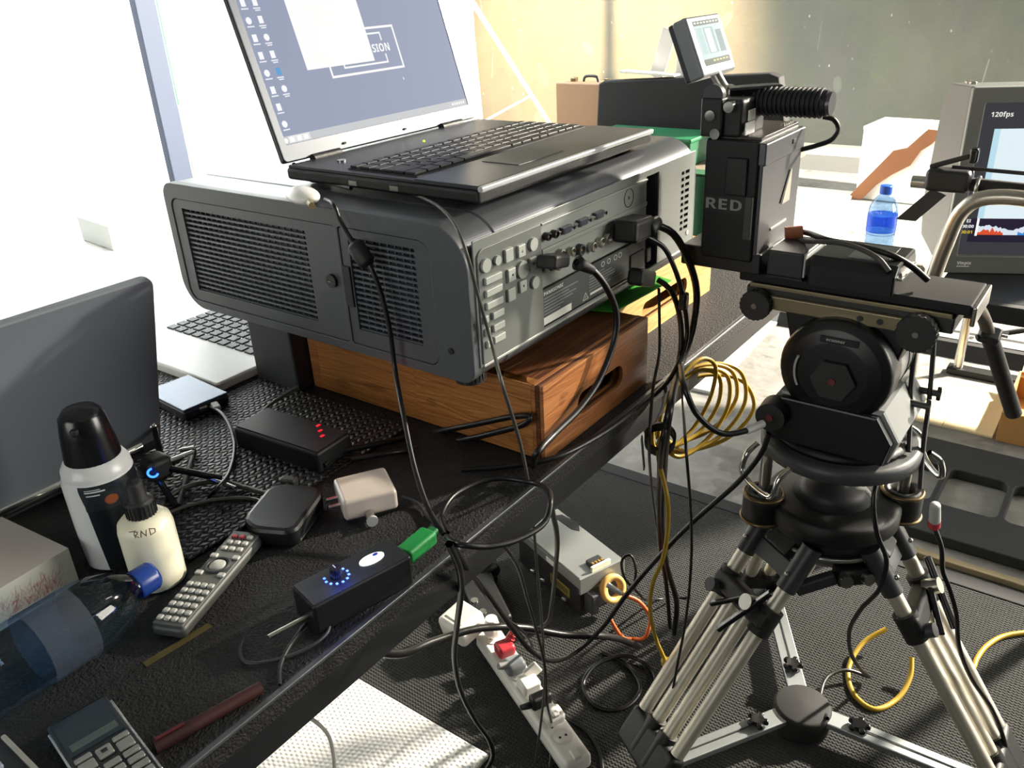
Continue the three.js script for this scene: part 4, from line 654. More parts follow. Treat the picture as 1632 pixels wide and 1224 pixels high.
  part('screen', new THREE.PlaneGeometry(0.082, 0.06), phys({ color: 0x050505, roughness: 0.6, specularIntensity: 0.2, emissive: 0xffffff, emissiveMap: ms, emissiveIntensity: 0.85 }), mon, [0.002, 0.003, 0.0113]);
  part('monitor_shell', rb(0.104, 0.078, 0.012, 0.003), M.dark, mon, [0, 0, -0.012]);
  part('monitor_stem', tube([[-0.008, 0.26, -0.055], [-0.006, 0.245, -0.046], [-0.004, 0.23, -0.035]], 0.008, 16), M.steel, t); part('stem_joint', sp(0.013), M.steel, t, [-0.004, 0.232, -0.034]); part('stem_plate', rb(0.05, 0.008, 0.03, 0.003), M.steel, t, [0.002, 0.234, -0.02], [0, 0, 0.1]);
  const dsk = part('swivel_disc', cy(0.014, 0.014, 0.01, 22), M.charcoal, t, [-0.062, 0.238, -0.03], [0, 0, Math.PI / 2]);
}
{ // recorder box and battery behind the camera
  const t = thing('recorder_module', 'small silver edged recorder box wired to the camera on the plate', 'recorder', [1.14, 0.849, -0.36]);
  part('body', rb(0.085, 0.036, 0.05, 0.003), M.dark, t, [0, 0.022, -0.005]); part('riser', rb(0.08, 0.004, 0.05, 0.001), M.black, t, [0, 0.002, -0.005]); part('port_face', rb(0.082, 0.03, 0.003, 0.001), M.lightGrey, t, [0, 0.022, 0.0205]);
  for (let k = 0; k < 5; k++) part('port', cy(0.0035, 0.0035, 0.004, 10), k % 2 ? M.whiteGloss : M.dark, t, [-0.02 + k * 0.013, 0.024, 0.0225], [Math.PI / 2, 0, 0]);
  const b = thing('battery', 'black battery pack with slanted sides lying on the camera plate', 'battery', [1.15, 0.849, -0.285]);
  part('body', ext(poly([[-0.055, 0], [0.055, 0], [0.055, 0.026], [0.043, 0.038], [-0.043, 0.038], [-0.055, 0.026]]), 0.11, 0.003).rotateY(0), std(0x141517, 0.35), b, [0, 0.0005, -0.048]); part('contact_strip', rb(0.08, 0.004, 0.008, 0.001), M.steel, b, [0, 0.02, 0.0635]); part('top_panel', rb(0.07, 0.001, 0.05, 0.0004), std(0x3b4040, 0.25), b, [0, 0.0387, 0.02]);
}
// ------------------------------------------------------------ background right: floor things
{ // field monitor on a cart
  const c = thing('monitor_cart', 'black shelf cart carrying the field monitor at the right edge', 'cart', [2.33, 0, -0.38]);
  part('shelf', rb(0.56, 0.035, 0.8, 0.004), M.black, c, [0.28, 0.425, 0.4]); part('front_rail', rb(0.03, 0.048, 0.82, 0.004), M.blackMatte, c, [-0.012, 0.418, 0.41], null, 'thick black front rail');
  for (const [x, z] of [[0.53, 0.03], [0.53, 0.77], [0.03, 0.77]]) part('leg', rod([x, 0.02, z], [x, 0.41, z], 0.014), M.steel, c); part('base', rb(0.56, 0.02, 0.05, 0.004), M.black, c, [0.28, 0.012, 0.77]);
  part('base', rb(0.05, 0.02, 0.8, 0.004), M.black, c, [0.53, 0.012, 0.4]);
  const t = thing('field_monitor', 'grey field monitor showing a white picture and waveform, right edge', 'monitor', [2.5, 0.443, -0.395], rad(24));
  const g = std(0x666865, 0.42), sd = std(0x434544, 0.5);
  part('body', ext(poly([[0, 0], [0.26, 0.03], [0.3, 0.12], [0.26, 0.43], [0.2, 0.475], [0, 0.49]]), 0.46, 0.004), sd, t, [0.02, 0, 0]);
  const fr = rrect(0, 0, 0.46, 0.49, 0.008); fr.holes.push(rrect(0.035, 0.05, 0.39, 0.40, 0.004, new THREE.Path()));
  part('front_bezel', ext(fr, 0.024, 0.003).rotateY(-Math.PI / 2), g, t, [0.022, 0, 0], null, 'light grey front bezel');
  const ms = ctex(768, 800, (q, w, h) => {
    q.fillStyle = '#3a3a40'; q.fillRect(0, 0, w, h); q.fillStyle = '#e6f6fb'; q.fillRect(70, 130, w, 470); q.fillStyle = '#bfe4f2'; q.fillRect(70, 130, 30, 470);
    q.fillStyle = '#241d33'; q.fillRect(40, 600, w, 130); q.font = 'bold 34px sans-serif'; q.fillStyle = '#f2f2ee'; q.fillText('120fps', 40, 70); q.fillText('|', 250, 70); q.fillText('m000', 320, 70);
    q.beginPath(); q.moveTo(80, 690); for (let x = 80; x < 760; x += 8) q.lineTo(x, 690 - 20 - 26 * Math.abs(Math.sin(x * 0.013)) - rnd() * 12); q.lineTo(760, 690); q.fillStyle = '#dfe8f4'; q.fill();
    q.fillStyle = '#e0532e'; q.beginPath(); q.moveTo(80, 690); for (let x = 80; x < 210; x += 8) q.lineTo(x, 690 - 12 - rnd() * 34 * Math.sin((x - 80) / 130 * 3.14)); q.lineTo(210, 690); q.fill(); q.fillStyle = '#3f8de0'; q.beginPath(); q.moveTo(280, 690); for (let x = 280; x < 560; x += 8) q.lineTo(x, 690 - 8 - rnd() * 26); q.lineTo(560, 690); q.fill();
    q.fillStyle = '#ffffff'; q.fillRect(72, 600, 12, 96); q.font = 'bold 24px sans-serif'; q.fillText('EI', 20, 622); q.fillText('00:00', 2, 652); q.fillStyle = '#e8c53a'; q.fillText('00:01', 2, 684);
  });
  part('screen', new THREE.PlaneGeometry(0.39, 0.4), phys({ color: 0x050505, roughness: 0.6, specularIntensity: 0.4, emissive: 0xffffff, emissiveMap: ms, emissiveIntensity: 0.95 }), t, [0.0135, 0.25, 0.23], [0, -Math.PI / 2, 0]);
  const nm = ctex(256, 64, (q, w, h) => { q.fillStyle = '#666865'; q.fillRect(0, 0, w, h); q.fillStyle = '#f0f0ee'; q.font = 'bold 34px sans-serif'; q.fillText('Vinpix', 20, 34); q.fillRect(20, 46, 90, 6); });
  part('name_plate', new THREE.PlaneGeometry(0.09, 0.0225), std(0xffffff, 0.5, 0, { map: nm }), t, [-0.0022, 0.026, 0.075], [0, -Math.PI / 2, 0]);
  for (let k = 0; k < 2; k++) part('rear_latch', rb(0.02, 0.012, 0.016, 0.003), M.steel, t, [0.13 + k * 0.04, 0.484 - k * 0.003, 0.03]);
}
{ // bent tube frame in front of the cart
  const t = thing('tube_frame', 'bent chrome tube frame standing between the tripod and the monitor', 'frame', [1.75, 0, -0.3]);
  part('hoop', tube([[0.06, 0.02, -0.01], [0.03, 0.3, 0.0], [0, 0.53, -0.002], [0, 0.68, 0.014], [0, 0.74, 0.024], [0, 0.8, 0.038], [0, 0.828, 0.062], [0, 0.838, 0.1], [0, 0.838, 0.16], [0, 0.838, 0.3], [0, 0.83, 0.36], [0, 0.78, 0.39], [0, 0.5, 0.4], [0.06, 0.02, 0.41]], 0.0145, 120, false, 14), std(0xaba69a, 0.28, 0.85), t);
  part('gusset', rb(0.02, 0.06, 0.03, 0.006), M.aluDull, t, [0.01, 0.66, -0.02]); for (const z of [-0.01, 0.41]) part('foot', cy(0.02, 0.022, 0.02, 18), M.rubber, t, [0.062, 0.011, z]);
  const b = thing('boom_arm', 'black tubular boom arm with clamp lever crossing the monitor', 'arm', [1.93, 0, 0.12]);
  part('arm', rod([0, 0.818, -0.47], [0, 0.8, 0.34], 0.0135, 18), M.blackMatte, b); part('upper_rod', rod([0.01, 0.846, -0.44], [0.01, 0.834, 0.34], 0.004, 10), M.black, b);
  part('clamp_head', rb(0.05, 0.045, 0.085, 0.01), M.black, b, [0, 0.822, -0.44]); part('clamp_ring', to(0.019, 0.004, 24, 8), M.steel, b, [0, 0.812, -0.385]); part('lever', beam([0, 0.845, -0.48], [0, 0.872, -0.41], 0.012, 0.01, 0.003), M.black, b); part('lever_tip', rb(0.02, 0.03, 0.016, 0.005), M.blackGloss, b, [0, 0.874, -0.402]);
  part('spigot', cy(0.013, 0.013, 0.03, 16), M.steel, b, [0, 0.812, -0.495], [Math.PI / 2, 0, 0]); const pl = part('perforated_plate', ext((() => { const s = poly([[-0.06, -0.05], [-0.02, -0.05], [0.03, 0.01], [0.0, 0.02]]); s.holes.push(new THREE.Path().absarc(-0.03, -0.025, 0.008, 0, 7), new THREE.Path().absarc(-0.005, 0.0, 0.008, 0, 7)); return s; })(), 0.004).rotateY(-Math.PI / 2), M.dark, b, [0, 0.78, -0.47]);
  part('pole', rod([0, 0.02, 0.35], [0, 1.3, 0.35], 0.014), M.blackMatte, b); for (const a of [0.3, 2.4, 4.5]) part('leg', rod([0, 0.3, 0.35], [Math.cos(a) * 0.2, 0.012, 0.35 + Math.sin(a) * 0.2], 0.009), M.blackMatte, b);
}
{ // stand with water bottle
  const t = thing('side_stand', 'narrow black stand holding a water bottle behind the tripod head', 'stand', [2.0, 0, -0.455]);
  part('tray', cy(0.06, 0.06, 0.014, 28), M.black, t, [0, 0.593, 0]); part('pole', cy(0.012, 0.012, 0.58, 14), M.black, t, [0, 0.3, 0]); part('base', cy(0.045, 0.05, 0.016, 28), M.black, t, [0, 0.008, 0]);
  const b = thing('water_bottle', 'upright clear water bottle with blue cap and blue label behind the camera plate', 'bottle', [2.0, 0.601, -0.455]);
  part('bottle_body', lathe(bottleProfile(0.032, 0.178), 36), pet, b); part('cap', lathe([[0.0128, 0.164], [0.0132, 0.166], [0.0132, 0.18], [0.012, 0.183], [0.0001, 0.183]], 24), std(0x2f5fd0, 0.3), b, null, null, 'bright blue screw cap');
  part('label_band', lathe([[0.0324, 0.08], [0.0324, 0.118]], 36), phys({ color: 0x5a8ff0, roughness: 0.2, transmission: 0.8, thickness: 0 }), b, null, null, 'blue translucent label'); 
}
{ // white boards and cartons in the light
  single('reflector_board', 'big white board lying on the floor in full light, near one', 'board', rb(0.98, 0.02, 1.3, 0.003), M.white, [3.75, 0.011, -1.72], [0, 0, 0], 'white boards on the floor');
  single('reflector_board', 'big white board lying on the floor in full light, next to the wall', 'board', rb(0.85, 0.02, 1.3, 0.003), M.white, [4.69, 0.011, -1.97], [0, 0, 0], 'white boards on the floor');
  const t = thing('carton', 'white carton standing by the grey wall with torn brown flap', 'box', [5.2, 0, -1.08], rad(-4));
  part('carton_body', rb(0.34, 0.4, 0.44, 0.006), M.white, t, [0, 0.2, 0]); part('seam', rb(0.002, 0.39, 0.004, 0.0005), M.lightGrey, t, [-0.1705, 0.2, -0.2]); part('lid_edge', rb(0.345, 0.02, 0.445, 0.004), M.white, t, [0, 0.392, 0]);
  part('torn_flap', ext(poly([[0.2, 0.4], [0.12, 0.405], [0.03, 0.3], [-0.04, 0.28], [-0.1, 0.2], [-0.2, 0.07], [-0.25, 0.0], [-0.17, 0.0], [-0.1, 0.09], [-0.03, 0.15], [0.06, 0.21], [0.1, 0.29], [0.15, 0.33]]), 0.004).rotateY(-Math.PI / 2), std(0x7d4f2e, 0.75), t, [-0.2, 0.005, 0], [0, 0, -0.06], 'torn brown cardboard flap');
  const f = single('cardboard_sheet', 'cream sheet of cardboard lying flat beside the brown carton', 'cardboard', mv(bx(0.3, 0.005, 0.36), 0, 0, 0), std(0xe0cfa6, 0.7), [2.6, 0.0035, -0.36], [0, 0, 0]);
  part('fold_line', bx(0.3, 0.0006, 0.003), std(0xb89d6a, 0.7), f, [0, 0.0027, 0.05]);
  const k = thing('carton', 'open brown cardboard carton at the right edge of the floor', 'box', [2.6, 0, -0.06]);
  const kb = std(0xb98a4e, 0.7); part('front_side', rb(0.006, 0.09, 0.22, 0.001), kb, k, [-0.155, 0.046, 0]); part('back_side', rb(0.006, 0.09, 0.22, 0.001), kb, k, [0.155, 0.046, 0]); part('left_side', rb(0.304, 0.09, 0.006, 0.001), kb, k, [0, 0.046, -0.107]); part('right_side', rb(0.304, 0.09, 0.006, 0.001), kb, k, [0, 0.046, 0.107]); part('bottom', rb(0.304, 0.004, 0.208, 0.001), kb, k, [0, 0.004, 0]); part('flap', rb(0.12, 0.004, 0.21, 0.001), std(0xe0cfa6, 0.7), k, [0.2, 0.1, 0], [0, 0, 0.4]);
  const r = thing('cable_ramp', 'long black cable ramp with grey top strip on the floor behind the cardboard', 'ramp', [3.06, 0, -0.45]); part('ramp_body', ext(poly([[-0.09, 0], [0.09, 0], [0.06, 0.045], [-0.06, 0.045]]), 1.1, 0.003), M.blackMatte, r, [0, 0.001, -0.55]); part('top_strip', rb(0.06, 0.004, 1.08, 0.001), M.grey, r, [0, 0.0472, 0]); for (const z of [-0.3, 0.1]) part('bolt', cy(0.008, 0.008, 0.004, 10), M.steel, r, [0.0, 0.051, z]);
  // black skid with openings
  const s = rrect(-0.235, -0.22, 0.47, 0.5, 0.02); for (const a of [-0.17, -0.02, 0.13]) s.holes.push(rrect(-0.095, a, 0.185, 0.135, 0.02, new THREE.Path()));
  single('equipment_skid', 'flat black board with rounded rectangular openings lying on the floor', 'board', ext(s, 0.028, 0.003).rotateX(-Math.PI / 2), std(0x222426, 0.65), [2.085, 0.001, -0.12]);
  single('wood_lath', 'thin worn wooden lath lying on the carpet edge behind the tripod', 'lath', rb(0.022, 0.016, 0.34, 0.003), std(0x8b7c5f, 0.6), [1.785, 0.009, -0.1], [0, rad(0), 0]);
  single('metal_strip', 'long pale metal strip on the floor behind the table edge', 'metal strip', rb(0.9, 0.012, 0.07, 0.003), M.lightGrey, [2.75, 0.007, -1.02], [0, rad(3), 0]);
}
// ------------------------------------------------------------ far table and what stands on it
{
  const t = thing('far_table', 'grey table behind the projector with black screen and green crate', 'table', [2.56, 0, -1.52]);
  part('table_top', rb(0.5, 0.03, 1.24, 0.004), std(0x85786a, 0.5), t, [0, 0.685, 0]); for (const x of [-0.2, 0.2]) for (const z of [-0.57, 0.2]) part('leg', rb(0.04, 0.67, 0.04, 0.004), M.dark, t, [x, 0.335, z]);
  const s = thing('flat_screen', 'long black flat screen seen from behind on the far table', 'monitor', [2.62, 0.7, -1.235]);
  part('panel', ext(poly([[-0.33, 0.03], [0.34, 0.045], [0.3, 0.225], [0.27, 0.235], [-0.3, 0.2], [-0.32, 0.19]]), 0.05, 0.006).rotateY(-Math.PI / 2), M.blackMatte, s, [0.025, 0.01, 0]); part('stand_foot', rb(0.16, 0.012, 0.24, 0.004), M.black, s, [0.01, 0.006, 0]); part('stand_neck', rb(0.03, 0.06, 0.08, 0.004), M.black, s, [0.02, 0.035, 0]);
  part('papers', rb(0.05, 0.006, 0.2, 0.001), M.white, s, [0.0, 0.236, -0.14], [0.045, 0, 0]); part('leaning_card', rb(0.004, 0.16, 0.05, 0.001), M.white, s, [0.05, 0.29, -0.12], [0.35, 0, 0.1]); part('leaning_card', rb(0.004, 0.15, 0.07, 0.001), M.white, s, [0.05, 0.29, -0.03], [0.15, 0, 0.1]);
  const g = thing('plastic_crate', 'green plastic crate in front of the black flat screen', 'crate', [2.44, 0.7, -1.27]);
  const gm = std(0x17583a, 0.5); part('crate_body', rb(0.16, 0.075, 0.34, 0.006), gm, g, [0, 0.0385, 0]); part('crate_rim', rb(0.17, 0.012, 0.35, 0.004), std(0x1e6b44, 0.45), g, [0, 0.078, 0]); part('crate_label', rb(0.002, 0.012, 0.1, 0.0005), std(0x8fd0a5, 0.5), g, [-0.0815, 0.058, 0.03]); for (const z of [-0.1, 0.05]) part('rib', rb(0.004, 0.06, 0.008, 0.001), gm, g, [-0.0815, 0.038, z]);
  const g2 = thing('green_cloth', 'dark green cloth hanging from the front of the far table', 'cloth', [2.296, 0, -1.06]); const cg = new THREE.PlaneGeometry(0.3, 0.24, 40, 4); const cp = cg.attributes.position; for (let i = 0; i < cp.count; i++) cp.setZ(i, Math.sin(cp.getX(i) * 60) * 0.008); cg.computeVertexNormals(); cg.rotateY(-Math.PI / 2); part('cloth', cg, std(0x15502f, 0.8, 0, { side: THREE.DoubleSide }), g2, [0, 0.575, 0]); part('top_fold', rb(0.06, 0.003, 0.3, 0.001), std(0x15502f, 0.8), g2, [0.02, 0.7015, 0]);
  const b = thing('document_case', 'brown upright case with metal clasps behind the laptop', 'case', [2.72, 0.7, -1.66]);
  part('case_body', rb(0.1, 0.19, 0.24, 0.006), std(0x9a7a5c, 0.6), b, [0, 0.0955, 0]); part('handle', tube([[0, 0.19, -0.03], [0, 0.206, -0.025], [0, 0.21, 0], [0, 0.206, 0.025], [0, 0.19, 0.03]], 0.005, 24), M.dark, b); for (const z of [-0.07, 0.07]) part('clasp', rb(0.02, 0.016, 0.022, 0.003), std(0x6a5c44, 0.3, 0.8), b, [0, 0.196, z]);
  const w = thing('card_box', 'small white box at the left end of the green crate', 'box', [2.44, 0.7, -1.56]); part('box_body', rb(0.08, 0.075, 0.1, 0.002), M.white, w, [0, 0.038, 0]); part('side_panel', rb(0.07, 0.072, 0.07, 0.002), std(0x6b7b8c, 0.5), w, [0, 0.0365, 0.09]);
  const lp = thing('paper_sheets', 'white papers lying on the far table behind the keyboard', 'paper', [2.45, 0.7, -1.95]); part('sheet', rb(0.25, 0.003, 0.3, 0.0008), M.white, lp, [0, 0.002, 0]); part('sheet', rb(0.21, 0.002, 0.28, 0.0006), M.cream, lp, [-0.03, 0.0046, 0.01], [0, 0.2, 0]);
  const rl = thing('tape_roll', 'white tape roll behind the back corner of the projector', 'tape', [1.52, TT, -0.8]); part('roll', lathe([[0.03, 0], [0.055, 0], [0.055, 0.19], [0.03, 0.19], [0.03, 0]], 28), M.white, rl); part('core', lathe([[0.026, 0], [0.03, 0], [0.03, 0.19], [0.026, 0.19], [0.026, 0]], 24), std(0x9a7a52, 0.7), rl);
}
{ // light stand behind the laptop
  const t = thing('light_stand', 'white tubular light stand with splayed legs in front of the lit wall', 'light stand', [4.22, 0, -3.42]);
  const wm = std(0xd8d6cf, 0.35, 0.3); part('column', cy(0.02, 0.024, 2.2, 18), wm, t, [0, 1.15, 0]); part('collar', cy(0.04, 0.04, 0.08, 20), wm, t, [0, 1.14, 0]); part('collar', cy(0.035, 0.035, 0.06, 20), wm, t, [0, 0.42, 0]);
  for (const a of [0.0, 2.1, 4.2]) { const c = Math.cos(a), s = Math.sin(a); const lg = part('leg', rod([c * 0.03, 1.14, s * 0.03], [c * 1.1, 0.02, s * 0.6], 0.016, 12), wm, t); part('brace', rod([c * 0.03, 0.42, s * 0.03], [c * 0.62, 0.52, s * 0.34], 0.008, 10), wm, lg); part('foot', sp(0.022, 12, 8), M.rubber, lg, [c * 1.1, 0.022, s * 0.6]); }
  part('lamp_mount', cy(0.012, 0.012, 0.1, 12), M.steel, t, [0, 2.28, 0]);
}
// ------------------------------------------------------------ studio lamps outside the frame
function studioLamp(name, label, pos, target, glow) {
  const t = thing(name, label, 'lamp', pos); t.lookAt(...target); 
  part('housing', mv(cy(0.14, 0.1, 0.26, 28), 0, 0, -0.2, Math.PI / 2, 0, 0), M.black, t); part('lens', mv(cy(0.115, 0.115, 0.01, 28), 0, 0, -0.055, Math.PI / 2, 0, 0), std(0xffffff, 0.4, 0, { emissive: glow, emissiveIntensity: 3 }), t); part('rim', to(0.128, 0.014, 32, 8), M.black, t, [0, 0, -0.055]);
  part('yoke', tube([[-0.16, 0, -0.18], [-0.17, 0.12, -0.18], [0, 0.22, -0.18], [0.17, 0.12, -0.18], [0.16, 0, -0.18]], 0.01, 40), M.black, t);
  const d = thing('hanger_pole', label.replace('lamp', 'ceiling pole for lamp'), 'pole', [0, 0, 0]); const k = new THREE.Vector3(0, 0.2, -0.18).applyEuler(t.rotation).add(t.position); d.position.set(k.x, k.y, k.z); part('pole', cy(0.015, 0.015, ROOM.h - k.y, 12), M.black, d, [0, (ROOM.h - k.y) / 2, 0]); part('ceiling_plate', cy(0.06, 0.06, 0.01, 20), M.black, d, [0, ROOM.h - k.y - 0.006, 0]);
}
studioLamp('studio_lamp', 'black studio lamp aimed at the floor from the right', KEY_POS, KEY_TGT, 0xfff4e2);
studioLamp('studio_lamp', 'black studio lamp throwing warm light on the grey wall', WARM_POS, WARM_TGT, 0xffd9a0);
{ const t = thing('soft_light', 'wide soft light bank washing the white wall', 'lamp', WASH_POS); t.lookAt(...WASH_TGT); part('housing', rb(2.7, 0.8, 0.12, 0.01), M.black, t, [0, 0, -0.075]); part('diffuser', rb(2.6, 0.7, 0.01, 0.003), std(0xffffff, 0.5, 0, { emissive: 0xf4fbff, emissiveIntensity: 3 }), t, [0, 0, -0.012]); for (const x of [-1, 1]) { const s = part('hanger', cy(0.012, 0.012, 0.6, 10), M.black, t); s.geometry.applyMatrix4(new THREE.Matrix4()); s.position.set(x * 1.1, 0.5, -0.08); s.rotation.set(0.3, 0, 0); } }
// ------------------------------------------------------------ things on the carpet under the table edge
{ // dimpled white sheet
  const t = thing('dimpled_sheet', 'white dimpled plastic sheet lying on the carpet under the table edge', 'sheet', [0.562, 0.008, -0.885]);
  const hgt = (x, y) => { const u = ((x + ((y >> 4) & 1) * 8) % 16) / 16 - 0.5, v = (y % 16) / 16 - 0.5; return Math.max(0, 1 - Math.sqrt(u * u + v * v) * 2.1) * 255; };
  const dim = dtex(64, (x, y) => { const k = hgt(x, y); return [k, k, k]; }, false, [28, 28]);
  part('backing', rb(0.452, 0.008, 0.372, 0.002), M.lightGrey, t, [0, 0.004, 0]);
  part('dimpled_face', muv(rb(0.45, 0.004, 0.37, 0.001)), std(0xf6f6f2, 0.3, 0, { bumpMap: dim, bumpScale: 0.002 }), t, [0, 0.0095, 0]);
}
{ // power strip
  const t = thing('power_strip', 'white power strip full of plugs lying on the carpet', 'power strip', [0.934, 0.008, -0.715], rad(-117));
  part('body', rb(0.37, 0.032, 0.052, 0.008, 3), M.white, t, [0, 0.017, 0]); part('side_rim', rb(0.36, 0.006, 0.054, 0.002), M.lightGrey, t, [0, 0.008, 0]);
  for (let k = 0; k < 6; k++) { const s = part('socket', cy(0.017, 0.017, 0.003, 24), std(0xdedbd3, 0.5), t, [-0.15 + k * 0.056, 0.0335, 0]); for (const z of [-0.006, 0.006]) part('hole', cy(0.0022, 0.0022, 0.002, 10), M.blackMatte, s, [0, 0.0012, z]); }
  part('switch', rb(0.02, 0.008, 0.014, 0.002), M.white, t, [0.172, 0.034, 0]);
  const pg = (name, label, cat, x, y, z, g, m, r) => { const p = thing(name, label, cat, [0, 0, 0], 0, name === 'mains_plug' ? 'plugs on the power strip' : undefined); const k = V(x, y, z).applyEuler(t.rotation).add(t.position); p.position.copy(k); p.rotation.set(0, t.rotation.y, 0); part('plug_body', g, m, p, null, r); return p; };
  const a = pg('plug_adapter', 'big white square adapter plugged into the head of the power strip', 'adapter', -0.2, 0.055, 0.045, rb(0.075, 0.05, 0.07, 0.012, 3), M.white, [0.2, 0.3, 0]); part('face', rb(0.05, 0.002, 0.045, 0.001), M.white, a, [0, 0.026, 0], [0.2, 0.3, 0]);
  const p0 = pg('mains_plug', 'white round plug beside the big white adapter', 'plug', -0.155, 0.055, 0, rb(0.036, 0.034, 0.034, 0.014, 3), M.white); part('grip', cy(0.012, 0.015, 0.014, 18), M.white, p0, [0, 0.02, 0]);
  const p1 = pg('mains_plug', 'red plug with a ribbed tail on the power strip', 'plug', -0.098, 0.05, 0.0, rb(0.034, 0.026, 0.036, 0.008, 3), M.red); part('tail', lathe([[0.0001, 0], [0.009, 0], [0.006, 0.034], [0.0001, 0.036]], 14), M.red, p1, [-0.006, 0.008, -0.012], [-0.7, 0, 0.2]); for (let k = 0; k < 3; k++) part('rib', to(0.0085 - k * 0.001, 0.0012, 18, 6), M.red, p1, [-0.006, 0.014 + k * 0.006, -0.017 - k * 0.005], [-0.7 + 1.57, 0, 0]);
  const p2 = pg('mains_plug', 'grey plug next to the red one on the power strip', 'plug', -0.048, 0.05, 0.004, rb(0.036, 0.028, 0.04, 0.01, 3), std(0x7f8388, 0.45)); part('tail', cy(0.006, 0.008, 0.02, 14), M.grey, p2, [0, 0.01, 0.024], [1.2, 0, 0]);
  const p3 = pg('mains_plug', 'white plug in the middle of the power strip', 'plug', 0.006, 0.05, 0.002, rb(0.038, 0.026, 0.036, 0.006, 3), M.white); part('pin_cover', rb(0.008, 0.03, 0.03, 0.003), M.white, p3, [-0.01, 0.016, -0.014], [0.5, 0, 0]);
  const p4 = pg('mains_plug', 'small black plug on the power strip', 'plug', 0.052, 0.052, 0.002, rb(0.022, 0.028, 0.04, 0.006, 3), M.black); part('tail', cy(0.005, 0.007, 0.024, 14), M.black, p4, [0, -0.002, 0.028], [1.4, 0, 0]);
  const p5 = pg('mains_plug', 'white plug below the small black plug on the power strip', 'plug', 0.092, 0.048, -0.002, rb(0.034, 0.022, 0.036, 0.008, 3), M.white); part('grip', rb(0.03, 0.008, 0.012, 0.003), M.white, p5, [0, 0.012, 0]);
}
{ // grey metal power unit
  const t = thing('power_unit', 'grey metal power unit with yellow sticker and ring on the carpet', 'power unit', [1.275, 0.008, -0.845], rad(-110.5));
  const gm = std(0x8f9390, 0.4, 0.5);
  part('case_top', rb(0.235, 0.012, 0.115, 0.002), gm, t, [0, 0.098, 0], null, 'grey sheet metal lid'); part('case_body', rb(0.232, 0.09, 0.112, 0.002), std(0x1d1c1e, 0.5), t, [0, 0.048, 0]); part('lid_skirt', rb(0.234, 0.02, 0.003, 0.001), gm, t, [0, 0.086, 0.057]); 
  part('label', rb(0.04, 0.012, 0.0012, 0.0003), M.whiteGloss, t, [0.02, 0.086, 0.0592], null, 'white label'); part('sticker', rb(0.07, 0.024, 0.0012, 0.0003), std(0x7e6d24, 0.5), t, [0.045, 0.04, 0.0568], null, 'dull yellow sticker'); part('sticker_inset', rb(0.06, 0.014, 0.0014, 0.0003), std(0x4a4220, 0.5), t, [0.045, 0.04, 0.0572]);
  part('end_plate', rb(0.005, 0.04, 0.12, 0.001), gm, t, [0.12, 0.085, 0]); const sk = part('terminal_block', rb(0.03, 0.012, 0.034, 0.002), M.dark, t, [0.1, 0.108, 0.0]); for (let k = 0; k < 4; k++) part('terminal', rb(0.006, 0.008, 0.005, 0.001), M.gold, sk, [0.004, 0.004, -0.012 + k * 0.008]); part('terminal_strip', rb(0.006, 0.014, 0.05, 0.001), M.cream, t, [0.115, 0.11, 0.0]);
  part('ring', lathe([[0.018, -0.008], [0.03, -0.008], [0.032, 0], [0.03, 0.008], [0.018, 0.008], [0.018, -0.008]], 28), std(0xd9ad62, 0.45), t, [0.14, 0.06, -0.012], [0, 0, -1.2], 'amber plastic ring'); part('bracket', rb(0.03, 0.05, 0.02, 0.004), M.charcoal, t, [0.128, 0.04, 0.035]);
  part('warning_patch', ext(poly([[0, 0], [0.07, 0.004], [0.085, 0.014], [0.06, 0.03], [0.01, 0.02]]), 0.0008).rotateX(-Math.PI / 2), M.blackMatte, t, [-0.1, 0.1043, -0.03], null, 'black tape patch');
  for (const x of [-0.06, -0.02, 0.06]) part('side_clip', rb(0.014, 0.006, 0.004, 0.001), M.steel, t, [x, 0.012, 0.058], [0, 0, 0.3]);
  const c = thing('cable_connector', 'black round multi pin connector lying beside the grey metal unit', 'connector', [1.17, 0.05, -1.0], rad(-110)); part('shell', lathe([[0.0001, -0.03], [0.022, -0.03], [0.025, -0.02], [0.025, 0.015], [0.018, 0.02], [0.014, 0.045], [0.0001, 0.046]], 22), M.black, c, null, [0, 0, 1.2]); part('lock_ring', to(0.025, 0.004, 26, 8), M.rubber, c, [0, 0, 0], [Math.PI / 2, 1.2, 0]); part('rest_foot', rb(0.04, 0.025, 0.04, 0.004), M.blackMatte, c, [0.0, -0.029, 0]);
  const d = thing('adapter_block', 'black adapter brick with ridged ends on the carpet under the table corner', 'adapter', [1.08, 0.008, -0.93], rad(-125)); part('body', rb(0.16, 0.05, 0.07, 0.008, 3), M.black, d, [0, 0.026, 0]); for (let k = 0; k < 5; k++) part('ridge', rb(0.003, 0.046, 0.072, 0.001), M.charcoal, d, [-0.07 + k * 0.006, 0.026, 0]); part('stud', cy(0.008, 0.008, 0.006, 14), M.chrome, d, [0.05, 0.053, 0.02]); part('stud', cy(0.008, 0.008, 0.006, 14), M.chrome, d, [0.01, 0.053, 0.026]);
}
